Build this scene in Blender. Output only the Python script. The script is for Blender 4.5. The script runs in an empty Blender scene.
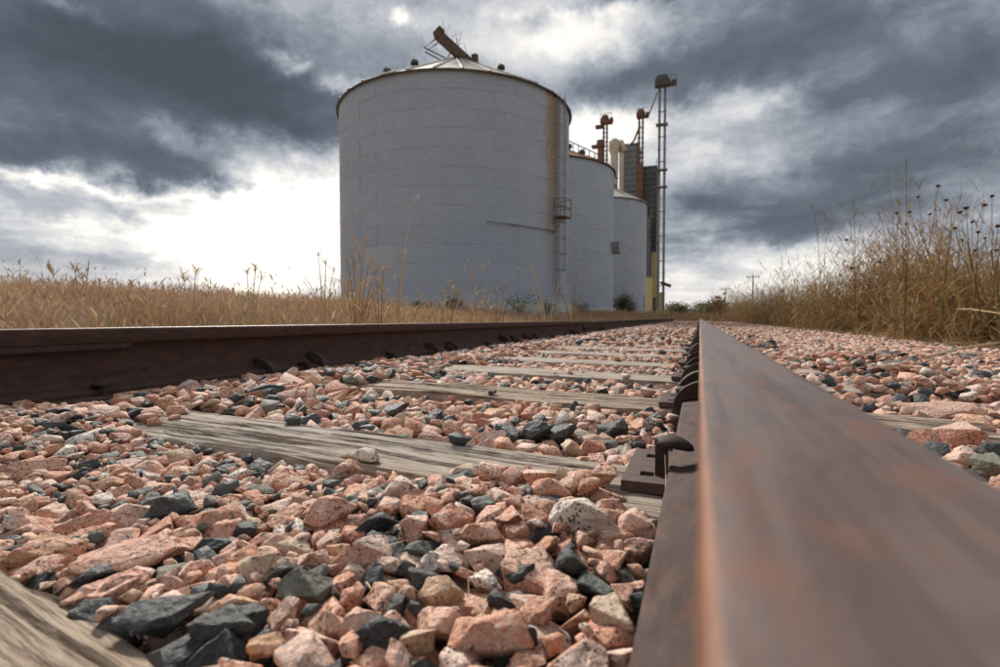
import bpy, bmesh, math, random
import numpy as np
from mathutils import Vector, Matrix, noise as mnoise

R = math.radians
rng = np.random.default_rng(7)
random.seed(7)
scene = bpy.context.scene
col = scene.collection

# ------------------------------------------------------------------ camera
F = 525.0                                   # focal length in photo pixels (1000 wide)
CAM = Vector((0.0, 0.0, 0.2253))             # z = 0 is the top of the ties
VPX, VPY = 699.5, 318.0
YAW = math.atan((VPX - 500) / F)
PITCH = math.atan((333.5 - VPY) / F)
cd = bpy.data.cameras.new('camera')
cam = bpy.data.objects.new('camera', cd)
col.objects.link(cam)
cam.location = CAM
cam.rotation_euler = (math.pi / 2 - PITCH, 0, YAW)
cd.sensor_width = 36.0
cd.lens = F / 1000 * 36.0
cd.clip_start = 0.004
cd.clip_end = 6000
cd.dof.use_dof = True
cd.dof.focus_distance = 0.95
cd.dof.aperture_fstop = 7.5
scene.camera = cam
RM = cam.rotation_euler.to_matrix()
RMT = RM.transposed()


def ray(px, py):
    return (RM @ Vector(((px - 500) / F, -(py - 333.5) / F, -1.0)))


def on_z(px, py, z=0.0):
    d = ray(px, py)
    return CAM + d * ((z - CAM.z) / d.z)


def on_y(px, py, Y):
    d = ray(px, py)
    return CAM + d * (Y / d.y)


def on_x(px, py, X):
    d = ray(px, py)
    return CAM + d * (X / d.x)


def proj(P):
    v = RMT @ (Vector(P) - CAM)
    return 500 + F * v.x / -v.z, 333.5 - F * v.y / -v.z, -v.z


# ------------------------------------------------------------------ light
SUN_AZ, SUN_EL = -44.0, 38.0                # degrees; azimuth from +Y, positive to the right
sd = bpy.data.lights.new('sun', 'SUN')
sd.energy = 3.2
sd.angle = R(13)
sd.color = (1.0, 0.95, 0.87)
sun = bpy.data.objects.new('sun', sd)
col.objects.link(sun)
sdir = Vector((math.sin(R(SUN_AZ)) * math.cos(R(SUN_EL)), math.cos(R(SUN_AZ)) * math.cos(R(SUN_EL)), math.sin(R(SUN_EL))))
sun.rotation_euler = sdir.to_track_quat('Z', 'Y').to_euler()

scene.view_settings.view_transform = 'Standard'
scene.view_settings.look = 'None'
scene.view_settings.gamma = 1.0
scene.view_settings.exposure = 0.68
scene.view_settings.use_curve_mapping = False

# ------------------------------------------------------------------ sky
world = bpy.data.worlds.new('World')
scene.world = world
world.use_nodes = True
nt = world.node_tree
nt.nodes.clear()


class NB:
    """tiny node-graph builder"""

    def __init__(s, nt):
        s.nt = nt

    def n(s, typ, **kw):
        nd = s.nt.nodes.new(typ)
        for k, v in kw.items():
            setattr(nd, k, v)
        return nd

    def put(s, sock, v):
        if isinstance(v, bpy.types.NodeSocket):
            s.nt.links.new(v, sock)
        elif v is not None:
            sock.default_value = v

    def m(s, op, a, b=None, c=None, clamp=False):
        nd = s.n('ShaderNodeMath', operation=op, use_clamp=clamp)
        for i, v in enumerate((a, b, c)):
            s.put(nd.inputs[i], v)
        return nd.outputs[0]

    def vm(s, op, a, b=None, scale=None):
        nd = s.n('ShaderNodeVectorMath', operation=op)
        s.put(nd.inputs[0], a)
        if b is not None:
            s.put(nd.inputs[1], b)
        if scale is not None:
            s.put(nd.inputs['Scale'], scale)
        return nd.outputs['Value'] if op in ('DOT_PRODUCT', 'LENGTH') else nd.outputs['Vector']

    def noise(s, vec, scale, detail=3, rough=0.55, dist=0.0, color=False, lac=2.0):
        nd = s.n('ShaderNodeTexNoise')
        s.put(nd.inputs['Vector'], vec)
        for k, v in (('Scale', scale), ('Detail', detail), ('Roughness', rough), ('Distortion', dist), ('Lacunarity', lac)):
            s.put(nd.inputs[k], v)
        return nd.outputs['Color'] if color else nd.outputs['Fac']

    def vor(s, vec, scale, feature='F1', out='Distance', rand=1.0):
        nd = s.n('ShaderNodeTexVoronoi', feature=feature)
        s.put(nd.inputs['Vector'], vec)
        s.put(nd.inputs['Scale'], scale)
        s.put(nd.inputs['Randomness'], rand)
        return nd.outputs[out]

    def ramp(s, fac, stops, interp='LINEAR'):
        nd = s.n('ShaderNodeValToRGB')
        cr = nd.color_ramp
        cr.interpolation = interp
        while len(cr.elements) < len(stops):
            cr.elements.new(0.5)
        for e, (p, c) in zip(cr.elements, stops):
            e.position = p
            e.color = (c[0], c[1], c[2], 1) if not isinstance(c, (int, float)) else (c, c, c, 1)
        s.put(nd.inputs[0], fac)
        return nd.outputs[0]

    def mix(s, fac, a, b, blend='MIX'):
        nd = s.n('ShaderNodeMix', data_type='RGBA', blend_type=blend)
        nd.clamp_factor = True
        s.put(nd.inputs[0], fac)
        for i, v in ((6, a), (7, b)):
            if isinstance(v, tuple) and len(v) == 3:
                v = (*v, 1)
            s.put(nd.inputs[i], v)
        return nd.outputs[2]

    def mapr(s, v, a, b, c=0.0, d=1.0, smooth=False):
        nd = s.n('ShaderNodeMapRange')
        nd.interpolation_type = 'SMOOTHSTEP' if smooth else 'LINEAR'
        for i, x in enumerate((v, a, b, c, d)):
            s.put(nd.inputs[i], x)
        return nd.outputs[0]


def azel(px, py):
    d = ray(px, py).normalized()
    return math.atan2(d.x, d.y), math.asin(d.z)


g = NB(nt)
tc = g.n('ShaderNodeTexCoord')
dirv = tc.outputs['Generated']
sep = g.n('ShaderNodeSeparateXYZ')
nt.links.new(dirv, sep.inputs[0])
dx, dy, dz = sep.outputs
# cloud layer: direction projected on a flat deck, so clouds flatten toward the horizon
zz = g.m('ADD', g.m('MAXIMUM', dz, 0.0), 0.13)
deck = g.n('ShaderNodeCombineXYZ')
g.put(deck.inputs[0], g.m('DIVIDE', dx, zz))
g.put(deck.inputs[1], g.m('DIVIDE', dy, zz))
deckv = deck.outputs[0]
w1 = g.vm('SUBTRACT', g.noise(deckv, 1.3, 5, 0.6, color=True), (0.5, 0.5, 0.5))
w2 = g.vm('SUBTRACT', g.noise(dirv, 9.0, 6, 0.62, color=True), (0.5, 0.5, 0.5))
ae = g.n('ShaderNodeCombineXYZ')
az_s = g.m('ARCTAN2', dx, dy)
el_s = g.m('ARCSINE', dz)
g.put(ae.inputs[0], az_s)
g.put(ae.inputs[1], el_s)
aev = g.vm('ADD', ae.outputs[0], g.vm('MULTIPLY', w1, (0.16, 0.055, 0.0)))
aev = g.vm('ADD', aev, g.vm('MULTIPLY', w2, (0.22, 0.11, 0.0)))
PXR = 1.0 / F
# (px, py, sx, sy, amount): + thicker and darker cloud, - thin and bright
BLOBS = [
    (480, 130, 800, 330, 0.02),
    (90, 70, 230, 66, 0.46), (270, 100, 130, 34, 0.50), (60, 15, 170, 40, 0.20), (200, 40, 60, 40, 0.14), (300, 128, 70, 10, 0.25),
    (180, 166, 85, 14, 0.60), (40, 165, 60, 12, 0.22), (60, 205, 95, 12, 0.26), (40, 258, 150, 26, 0.22),
    (285, 222, 85, 60, -0.90), (185, 245, 130, 40, -0.34), (283, 64, 22, 7, -0.48), (345, 88, 18, 7, -0.42),
    (388, 22, 13, 6, -0.42), (70, 4, 40, 5, -0.30), (190, 30, 25, 6, -0.12), (345, 42, 60, 20, 0.14), (110, 188, 90, 5, -0.2), (30, 180, 60, 5, -0.2),
    (450, 45, 100, 40, -0.04), (575, 14, 65, 22, -0.46), (640, -8, 90, 11, 0.75), (520, 10, 40, 20, -0.10), (610, 45, 60, 20, -0.10),
    (640, 82, 90, 24, 0.34), (592, 136, 34, 16, -0.58), (670, 118, 60, 8, -0.12),
    (890, 75, 150, 90, 0.38), (760, 30, 90, 40, 0.24), (770, 103, 34, 10, -0.20), (735, 140, 90, 36, -0.22),
    (900, 185, 120, 36, 0.32), (725, 222, 75, 34, 0.32), (880, 242, 120, 16, -0.08), (800, 255, 70, 12, -0.22),
    (740, 285, 130, 20, -0.32), (950, 275, 120, 25, 0.02), (985, 195, 50, 24, -0.12), (660, 180, 50, 30, -0.06),
]
dens = None
for (px, py, sx, sy, amt) in BLOBS:
    a, e = azel(px, py)
    c2 = 1.0 / (1 + ((px - 500) / F) ** 2)
    v = g.vm('SUBTRACT', aev, (a, e, 0))
    v = g.vm('MULTIPLY', v, (1 / (sx * PXR * c2 * 1.2), 1 / (sy * PXR * math.sqrt(c2) * 1.2), 0))
    q = g.vm('DOT_PRODUCT', v, v)
    b = g.m('MULTIPLY', g.m('POWER', 2.718, g.m('MULTIPLY', q, -1.0)), amt)
    dens = b if dens is None else g.m('ADD', dens, b)
f1 = g.noise(g.vm('ADD', deckv, g.vm('SCALE', w1, scale=0.9)), 1.7, 9, 0.53, 0.3)
f2 = g.noise(g.vm('ADD', g.vm('MULTIPLY', dirv, (1, 1, 2.2)), g.vm('SCALE', w2, scale=0.15)), 6.5, 9, 0.59, 0.3)
tex = g.m('ADD', g.m('MULTIPLY', g.m('SUBTRACT', f1, 0.5), 0.75), g.m('MULTIPLY', g.m('SUBTRACT', f2, 0.5), 0.72))
D = g.m('ADD', g.m('ADD', 0.40, dens), tex)
cloud = g.ramp(g.m('MULTIPLY', D, 0.8), [(0.0, (0.72, 0.68, 0.615)), (0.10, (0.64, 0.615, 0.575)), (0.20, (0.48, 0.48, 0.48)), (0.32, (0.325, 0.34, 0.37)),
                   (0.47, (0.166, 0.192, 0.226)), (0.64, (0.079, 0.096, 0.117)), (1.0, (0.040, 0.050, 0.063))], 'B_SPLINE')
# warm pale air low down
low = g.mapr(dz, 0.0, 0.12, 0.5, 0.0, True)
cloud = g.mix(low, cloud, (0.60, 0.565, 0.53))
sky = g.n('ShaderNodeTexSky', sky_type='NISHITA')
sky.sun_disc = False
sky.sun_elevation = R(SUN_EL)
sky.sun_rotation = R(SUN_AZ)
skyc = g.vm('SCALE', sky.outputs[0], scale=0.10)
clear = g.mapr(D, -0.1, 0.25, 0.22, 0.0, True)
final = g.mix(clear, cloud, skyc)
bg = g.n('ShaderNodeBackground')
g.put(bg.inputs[0], final)
bg.inputs[1].default_value = 1.0
wo = g.n('ShaderNodeOutputWorld')
nt.links.new(bg.outputs[0], wo.inputs[0])
world.cycles.sampling_method = 'MANUAL'
world.cycles.sample_map_resolution = 1024


# ------------------------------------------------------------------ helpers
def mat(name, rough=0.8, metallic=0.0, spec=0.5):
    m = bpy.data.materials.new(name)
    m.use_nodes = True
    n = m.node_tree
    b = n.nodes['Principled BSDF']
    b.inputs['Roughness'].default_value = rough
    b.inputs['Metallic'].default_value = metallic
    b.inputs['Specular IOR Level'].default_value = spec
    return m, NB(n), b


def bump(gn, b, h, strength=0.5, dist=0.01):
    nd = gn.n('ShaderNodeBump')
    nd.inputs['Strength'].default_value = strength
    nd.inputs['Distance'].default_value = dist
    gn.put(nd.inputs['Height'], h)
    gn.nt.links.new(nd.outputs[0], b.inputs['Normal'])


def tag(o, label=None, cat=None, group=None, kind=None):
    if label: o['label'] = label
    if cat: o['category'] = cat
    if group: o['group'] = group
    if kind: o['kind'] = kind
    return o


def empty(name, loc=(0, 0, 0), rz=0.0):
    o = bpy.data.objects.new(name, None)
    col.objects.link(o)
    o.location = loc
    o.rotation_euler = (0, 0, rz)
    o.empty_display_size = 0.1
    return o


def add(name, me, m=None, parent=None, loc=None):
    o = bpy.data.objects.new(name, me)
    col.objects.link(o)
    if m is not None and len(me.materials) == 0:
        me.materials.append(m)
    if parent is not None:
        o.parent = parent
    if loc is not None:
        o.location = loc
    return o


def npmesh(name, V, Fc, smooth=False):
    """V (n,3); Fc (m,k) uniform faces"""
    me = bpy.data.meshes.new(name)
    V = np.asarray(V, dtype=np.float32)
    Fc = np.asarray(Fc, dtype=np.int32)
    k = Fc.shape[1]
    me.vertices.add(len(V))
    me.vertices.foreach_set('co', V.ravel())
    me.loops.add(Fc.size)
    me.loops.foreach_set('vertex_index', Fc.ravel())
    me.polygons.add(len(Fc))
    me.polygons.foreach_set('loop_start', np.arange(0, Fc.size, k, dtype=np.int32))
    me.polygons.foreach_set('loop_total', np.full(len(Fc), k, dtype=np.int32))
    if smooth:
        me.polygons.foreach_set('use_smooth', np.ones(len(Fc), dtype=bool))
    me.update(calc_edges=True)
    return me


class MB:
    """collects simple shapes into one mesh"""

    def __init__(s):
        s.v, s.f = [], []

    def box(s, c, d, rot=None):
        n = len(s.v)
        c = Vector(c)
        for z in (-1, 1):
            for y in (-1, 1):
                for x in (-1, 1):
                    p = Vector((x * d[0] / 2, y * d[1] / 2, z * d[2] / 2))
                    if rot is not None:
                        p = rot @ p
                    s.v.append(c + p)
        for q in ((0, 2, 3, 1), (4, 5, 7, 6), (0, 1, 5, 4), (2, 6, 7, 3), (0, 4, 6, 2), (1, 3, 7, 5)):
            s.f.append([n + i for i in q])
        return s

    def tube(s, pts, r, seg=6, cap=True):
        pts = [Vector(p) for p in pts]
        rs = r if isinstance(r, (list, tuple)) else [r] * len(pts)
        rings = []
        for i, p in enumerate(pts):
            a = pts[max(i - 1, 0)]
            b = pts[min(i + 1, len(pts) - 1)]
            d = (b - a).normalized()
            u = d.cross(Vector((0, 0, 1)))
            if u.length < 1e-3:
                u = d.cross(Vector((1, 0, 0)))
            u.normalize()
            w = d.cross(u)
            ring = []
            for k in range(seg):
                t = 2 * math.pi * k / seg
                s.v.append(p + (u * math.cos(t) + w * math.sin(t)) * rs[i])
                ring.append(len(s.v) - 1)
            rings.append(ring)
        for A, B in zip(rings[:-1], rings[1:]):
            for k in range(seg):
                s.f.append([A[k], A[(k + 1) % seg], B[(k + 1) % seg], B[k]])
        if cap:
            s.f.append(rings[0][::-1])
            s.f.append(rings[-1])
        return s

    def prism(s, poly, axis_fn, t0, t1):
        """poly: 2-D points; axis_fn(u,v,t)->3-D point"""
        n = len(s.v)
        k = len(poly)
        for t in (t0, t1):
            for (u, v) in poly:
                s.v.append(Vector(axis_fn(u, v, t)))
        s.f.append([n + i for i in range(k)][::-1])
        s.f.append([n + k + i for i in range(k)])
        for i in range(k):
            j = (i + 1) % k
            s.f.append([n + i, n + j, n + k + j, n + k + i])
        return s

    def mesh(s, name, smooth=None, bevel=0.0):
        me = bpy.data.meshes.new(name)
        me.from_pydata([tuple(v) for v in s.v], [], s.f)
        bm = bmesh.new()
        bm.from_mesh(me)
        bmesh.ops.recalc_face_normals(bm, faces=bm.faces)
        if bevel:
            bmesh.ops.bevel(bm, geom=[e for e in bm.edges if len(e.link_faces) == 2 and e.calc_face_angle(0) > 0.5],
                            offset=bevel, segments=2, affect='EDGES', profile=0.6)
        bm.to_mesh(me)
        bm.free()
        if smooth is not None:
            for p in me.polygons:
                p.use_smooth = True
            me.set_sharp_from_angle(angle=R(smooth))
        me.update()
        return me

    def build(s, name, m, parent=None, smooth=None, bevel=0.0, loc=None):
        return add(name, s.mesh(name, smooth, bevel), m, parent, loc)


def vnoise(x, y, seed=0):
    """2-D value noise, vectorised, 0..1"""
    x = np.asarray(x, dtype=np.float64)
    y = np.asarray(y, dtype=np.float64)
    xi = np.floor(x).astype(np.int64)
    yi = np.floor(y).astype(np.int64)
    fx, fy = x - xi, y - yi
    fx = fx * fx * (3 - 2 * fx)
    fy = fy * fy * (3 - 2 * fy)

    def h(a, b):
        n = (a * 374761393 + b * 668265263 + seed * 1442695041) & 0x7fffffff
        n = ((n ^ (n >> 13)) * 1274126177) & 0x7fffffff
        return ((n ^ (n >> 16)) & 0xffff) / 65535.0
    return (h(xi, yi) * (1 - fx) + h(xi + 1, yi) * fx) * (1 - fy) + (h(xi, yi + 1) * (1 - fx) + h(xi + 1, yi + 1) * fx) * fy


def fbm(x, y, oct=4, seed=0):
    s, a, t = 0, 0.5, 0
    for i in range(oct):
        s = s + a * vnoise(x * 2 ** i, y * 2 ** i, seed + i)
        t += a
        a *= 0.5
    return s / t


def sstep(t):
    t = np.clip(t, 0, 1)
    return t * t * (3 - 2 * t)


# ------------------------------------------------------------------ materials
def rand_of(gn):
    """random value per stone or blade: differs between loose pieces of one mesh and between objects"""
    geo = gn.n('ShaderNodeNewGeometry')
    oi = gn.n('ShaderNodeObjectInfo')
    r = gn.m('FRACT', gn.m('ADD', geo.outputs['Random Per Island'], oi.outputs['Random']))
    return r, geo.outputs['Position']


def stone_mat(name, stops, fleck, fleckc, white, rough=0.75, bs=0.5, warm=1.0):
    m, gn, b = mat(name, rough, 0, 0.35)
    r, pos = rand_of(gn)
    base = gn.ramp(r, stops)
    p2 = gn.vm('ADD', pos, gn.vm('SCALE', gn.noise(pos, 90, 2, color=True), scale=0.004))
    # crystals: pale and pink grains, dark mica flecks
    grain = gn.vor(p2, 430, out='Color')
    sepc = gn.n('ShaderNodeSeparateColor')
    gn.put(sepc.inputs[0], grain)
    g1 = sepc.outputs[0]
    base = gn.mix(gn.m('MULTIPLY', gn.m('GREATER_THAN', g1, 0.62), white), base, (0.72, 0.62, 0.54))
    base = gn.mix(gn.m('MULTIPLY', gn.m('LESS_THAN', g1, 0.24), 0.22 * warm), base, (0.42, 0.20, 0.135))
    fl = gn.m('MULTIPLY', gn.m('GREATER_THAN', sepc.outputs[1], 1 - fleck), gn.mapr(gn.noise(pos, 55, 2), 0.38, 0.55, 0.15, 1))
    base = gn.mix(gn.m('MULTIPLY', fl, 0.85), base, fleckc)
    # patches of stain
    st = gn.mapr(gn.noise(pos, 28, 4, 0.6), 0.5, 0.72)
    base = gn.mix(gn.m('MULTIPLY', st, 0.45 * warm), base, gn.mix(0.5, base, (0.30, 0.15, 0.075)))
    dust = gn.mapr(gn.noise(pos, 17, 5, 0.65), 0.52, 0.75)
    base = gn.mix(gn.m('MULTIPLY', dust, 0.20 * warm), base, (0.55, 0.47, 0.40))
    gn.put(b.inputs['Base Color'], base)
    h = gn.m('ADD', gn.m('MULTIPLY', gn.noise(pos, 150, 5, 0.65), 1.0), gn.m('MULTIPLY', gn.vor(pos, 120), 0.5))
    bump(gn, b, h, bs, 0.008)
    return m


M = {}
M['pink'] = stone_mat('pink_granite', [(0.0, (0.50, 0.19, 0.105)), (0.12, (0.60, 0.30, 0.20)), (0.24, (0.68, 0.41, 0.30)), (0.36, (0.43, 0.155, 0.085)), (0.48, (0.62, 0.32, 0.195)),
                                       (0.60, (0.70, 0.51, 0.42)), (0.70, (0.32, 0.14, 0.095)), (0.80, (0.58, 0.29, 0.145)), (0.90, (0.54, 0.35, 0.27)), (1.0, (0.68, 0.51, 0.42))], 0.15, (0.05, 0.04, 0.038), 0.32)
M['dark'] = stone_mat('dark_basalt', [(0.0, (0.030, 0.034, 0.036)), (0.5, (0.046, 0.053, 0.055)), (0.8, (0.075, 0.084, 0.080)), (1.0, (0.022, 0.025, 0.028))],
                      0.05, (0.015, 0.015, 0.017), 0.03, 0.55, 0.6, 0.12)
M['buff'] = stone_mat('buff_stone', [(0.0, (0.46, 0.30, 0.18)), (0.5, (0.54, 0.41, 0.28)), (1.0, (0.38, 0.20, 0.10))], 0.06, (0.12, 0.08, 0.05), 0.3)
M['pale'] = stone_mat('pale_granite', [(0.0, (0.64, 0.56, 0.46)), (0.5, (0.70, 0.64, 0.55)), (1.0, (0.60, 0.50, 0.42))], 0.24, (0.04, 0.04, 0.04), 0.5)
M['green'] = stone_mat('grey_green_stone', [(0.0, (0.12, 0.125, 0.10)), (0.6, (0.16, 0.16, 0.12)), (1.0, (0.11, 0.12, 0.115))], 0.05, (0.05, 0.05, 0.05), 0.08, 0.7, 0.5, 0.3)
KINDS = ['pink', 'dark', 'buff', 'pale', 'green']

# ballast dust under the stones, its colour darkened to deepen shade in the gaps
m, gn, b = mat('ballast_grit', 0.9)
pos = gn.n('ShaderNodeNewGeometry').outputs['Position']
c = gn.ramp(gn.vor(pos, 42, out='Color'), [(0.0, (0.03, 0.028, 0.026)), (0.3, (0.12, 0.075, 0.055)), (0.7, (0.22, 0.13, 0.095)), (1, (0.33, 0.21, 0.155))])
c = gn.mix(gn.mapr(gn.noise(pos, 6, 4), 0.4, 0.7), c, (0.10, 0.065, 0.045))
gn.put(b.inputs['Base Color'], c)
bump(gn, b, gn.vor(pos, 42), 1.0, 0.03)
M['grit'] = m


def wood_mat(name, tint=1.0, scale=1.0):
    m, gn, b = mat(name, 0.85, 0, 0.25)
    tc_ = gn.n('ShaderNodeTexCoord')
    oi = gn.n('ShaderNodeObjectInfo')
    p = gn.vm('ADD', tc_.outputs['Object'], gn.vm('SCALE', gn.vm('MULTIPLY', (7.0, 3.0, 5.0), (1, 1, 1)), scale=oi.outputs['Random']))
    wv = gn.vm('SUBTRACT', gn.noise(p, 5, 3, color=True), (0.5, 0.5, 0.5))
    p = gn.vm('ADD', p, gn.vm('MULTIPLY', wv, (0, 0.022, 0.01)))
    fine = gn.noise(gn.vm('MULTIPLY', p, (16, 330, 330)), 1.0, 7, 0.72)
    mid = gn.noise(gn.vm('MULTIPLY', p, (4.5, 75, 75)), 1.0, 5, 0.65)
    big = gn.noise(gn.vm('MULTIPLY', p, (1.2, 12, 12)), 1.0, 4, 0.6)
    c = gn.ramp(fine, [(0.30, (0.055, 0.042, 0.032)), (0.42, (0.24, 0.19, 0.15)), (0.56, (0.45, 0.395, 0.335)), (0.75, (0.64, 0.59, 0.53))])
    c = gn.mix(gn.mapr(mid, 0.46, 0.36, 0, 0.9), c, (0.06, 0.042, 0.03))
    c = gn.mix(gn.mapr(big, 0.52, 0.75, 0, 0.5), c, (0.33, 0.225, 0.145))
    c = gn.mix(gn.mapr(gn.noise(p, 9, 4), 0.5, 0.75, 0, 0.4), c, (0.47, 0.43, 0.39))
    c = gn.vm('MULTIPLY', c, tint)
    gn.put(b.inputs['Base Color'], c)
    bump(gn, b, gn.m('ADD', gn.m('MULTIPLY', fine, 0.6), gn.m('MULTIPLY', mid, 1.2)), 0.9, 0.006)
    return m


M['wood'] = wood_mat('weathered_tie_wood', (1.02, 1.0, 0.99))
M['woodbrown'] = wood_mat('brown_tie_wood', (1.03, 0.93, 0.83))

# rail steel
m, gn, b = mat('rusty_rail_steel', 0.6, 0.0, 0.4)
geo = gn.n('ShaderNodeNewGeometry')
pos = geo.outputs['Position']
nrm = gn.n('ShaderNodeSeparateXYZ')
gn.put(nrm.inputs[0], geo.outputs['True Normal'])
psz = gn.n('ShaderNodeSeparateXYZ')
gn.put(psz.inputs[0], pos)
up = gn.m('MULTIPLY', gn.mapr(nrm.outputs[2], 0.90, 0.985), gn.m('GREATER_THAN', psz.outputs[2], 0.15))
ps = gn.vm('MULTIPLY', pos, (60, 6, 60))
streak = gn.noise(gn.vm('MULTIPLY', pos, (75, 3.5, 40)), 1.0, 5, 0.65)
patch = gn.noise(gn.vm('MULTIPLY', pos, (48, 20, 48)), 1.0, 5, 0.62)
rust = gn.ramp(gn.noise(gn.vm('MULTIPLY', pos, (1, 0.35, 1)), 60, 6, 0.7), [(0.25, (0.026, 0.014, 0.011)), (0.5, (0.052, 0.027, 0.02)), (0.7, (0.095, 0.042, 0.026)), (0.85, (0.16, 0.066, 0.034))])
top = gn.ramp(streak, [(0.25, (0.075, 0.044, 0.036)), (0.42, (0.115, 0.074, 0.061)), (0.55, (0.15, 0.105, 0.09)), (0.70, (0.12, 0.094, 0.087)), (0.85, (0.155, 0.10, 0.078))])
top = gn.mix(gn.mapr(patch, 0.53, 0.66, 0, 0.65), top, (0.19, 0.085, 0.052))
top = gn.mix(gn.mapr(patch, 0.46, 0.32, 0, 0.6), top, (0.085, 0.055, 0.048))
cbase = gn.mix(up, rust, top)
gn.put(b.inputs['Base Color'], cbase)
gn.put(b.inputs['Roughness'], gn.m('ADD', gn.mapr(up, 0, 1, 0.8, 0.40), gn.m('MULTIPLY', gn.m('SUBTRACT', patch, 0.5), 0.35)))
gn.put(b.inputs['Metallic'], gn.mapr(up, 0, 1, 0.0, 0.2))
bump(gn, b, gn.noise(gn.vm('MULTIPLY', pos, (1, 0.5, 1)), 260, 5, 0.7), 0.25, 0.002)
M['rail'] = m

m, gn, b = mat('rusty_worn_corner', 0.55, 0.0, 0.4)
pos = gn.n('ShaderNodeNewGeometry').outputs['Position']
c = gn.ramp(gn.noise(gn.vm('MULTIPLY', pos, (60, 9, 60)), 1.0, 5, 0.65), [(0.3, (0.08, 0.035, 0.022)), (0.48, (0.17, 0.062, 0.028)), (0.6, (0.24, 0.092, 0.038)), (0.75, (0.12, 0.06, 0.04))])
gn.put(b.inputs['Base Color'], c)
M['corner'] = m

m, gn, b = mat('dark_rusted_iron', 0.7, 0.0, 0.4)
pos = gn.n('ShaderNodeNewGeometry').outputs['Position']
c = gn.ramp(gn.noise(pos, 70, 6, 0.7), [(0.3, (0.02, 0.013, 0.011)), (0.55, (0.048, 0.028, 0.022)), (0.8, (0.10, 0.048, 0.03))])
gn.put(b.inputs['Base Color'], c)
bump(gn, b, gn.noise(pos, 240, 5, 0.7), 0.4, 0.003)
M['iron'] = m


def grass_mat(name, stops, trans=0.25):
    m, gn, b = mat(name, 0.75, 0, 0.25)
    r, pos = rand_of(gn)
    c = gn.ramp(r, stops)
    c = gn.mix(gn.mapr(gn.noise(pos, 1.3, 3), 0.42, 0.65, 0, 0.5), c, gn.mix(0.5, c, (0.30, 0.145, 0.055)))
    gn.put(b.inputs['Base Color'], c)
    t = gn.n('ShaderNodeBsdfTranslucent')
    gn.put(t.inputs[0], c)
    ms = gn.n('ShaderNodeMixShader')
    ms.inputs[0].default_value = trans
    out = gn.nt.nodes['Material Output']
    gn.nt.links.new(b.outputs[0], ms.inputs[1])
    gn.nt.links.new(t.outputs[0], ms.inputs[2])
    gn.nt.links.new(ms.outputs[0], out.inputs[0])
    return m


M['straw'] = grass_mat('dry_straw', [(0.0, (0.54, 0.38, 0.19)), (0.16, (0.42, 0.24, 0.11)), (0.3, (0.66, 0.52, 0.31)), (0.44, (0.28, 0.15, 0.08)), (0.55, (0.42, 0.29, 0.21)),
                                     (0.66, (0.36, 0.23, 0.19)), (0.77, (0.58, 0.33, 0.12)), (0.86, (0.20, 0.15, 0.08)), (0.93, (0.15, 0.16, 0.06)), (1.0, (0.55, 0.43, 0.27))])
M['weed'] = grass_mat('dry_brown_weed', [(0.0, (0.30, 0.175, 0.07)), (0.13, (0.44, 0.27, 0.12)), (0.26, (0.14, 0.075, 0.035)), (0.4, (0.50, 0.35, 0.18)), (0.5, (0.09, 0.053, 0.03)),
                                         (0.62, (0.38, 0.20, 0.065)), (0.72, (0.13, 0.145, 0.045)), (0.80, (0.17, 0.16, 0.055)), (0.88, (0.46, 0.31, 0.15)), (0.93, (0.17, 0.09, 0.04)), (1.0, (0.26, 0.15, 0.06))], 0.2)
M['field'] = grass_mat('pinkish_tan_field_grass', [(0.0, (0.52, 0.35, 0.19)), (0.16, (0.42, 0.235, 0.12)), (0.3, (0.62, 0.46, 0.28)), (0.44, (0.28, 0.165, 0.11)), (0.55, (0.46, 0.33, 0.26)),
                                     (0.66, (0.40, 0.28, 0.25)), (0.77, (0.52, 0.32, 0.16)), (0.86, (0.26, 0.20, 0.13)), (0.93, (0.17, 0.18, 0.08)), (1.0, (0.60, 0.48, 0.33))])
M['greenery'] = grass_mat('dark_green_leaves', [(0.0, (0.06, 0.085, 0.035)), (0.4, (0.09, 0.115, 0.045)), (0.7, (0.13, 0.15, 0.06)), (1.0, (0.18, 0.16, 0.07))])
M['fartree'] = grass_mat('autumn_tree_leaves', [(0.0, (0.07, 0.085, 0.045)), (0.4, (0.10, 0.11, 0.055)), (0.7, (0.16, 0.15, 0.06)), (1.0, (0.09, 0.085, 0.06))])
M['redbush'] = grass_mat('reddish_bush_leaves', [(0.0, (0.12, 0.05, 0.035)), (0.5, (0.17, 0.075, 0.045)), (1.0, (0.10, 0.05, 0.035))])
M['seed'] = grass_mat('dark_seed_head', [(0.0, (0.03, 0.022, 0.017)), (0.5, (0.055, 0.035, 0.025)), (1.0, (0.04, 0.028, 0.02))], 0.02)
M['stalk'] = grass_mat('pale_straw_stalk', [(0.0, (0.60, 0.47, 0.28)), (0.5, (0.52, 0.36, 0.19)), (1.0, (0.62, 0.52, 0.34))], 0.15)

m, gn, b = mat('dry_prairie_ground', 0.95)
pos = gn.n('ShaderNodeNewGeometry').outputs['Position']
c = gn.ramp(gn.noise(pos, 3, 8, 0.7), [(0.3, (0.13, 0.085, 0.045)), (0.5, (0.24, 0.155, 0.075)), (0.7, (0.33, 0.22, 0.11))])
gn.put(b.inputs['Base Color'], c)
bump(gn, b, gn.noise(pos, 9, 6, 0.7), 0.8, 0.1)
M['ground'] = m


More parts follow.
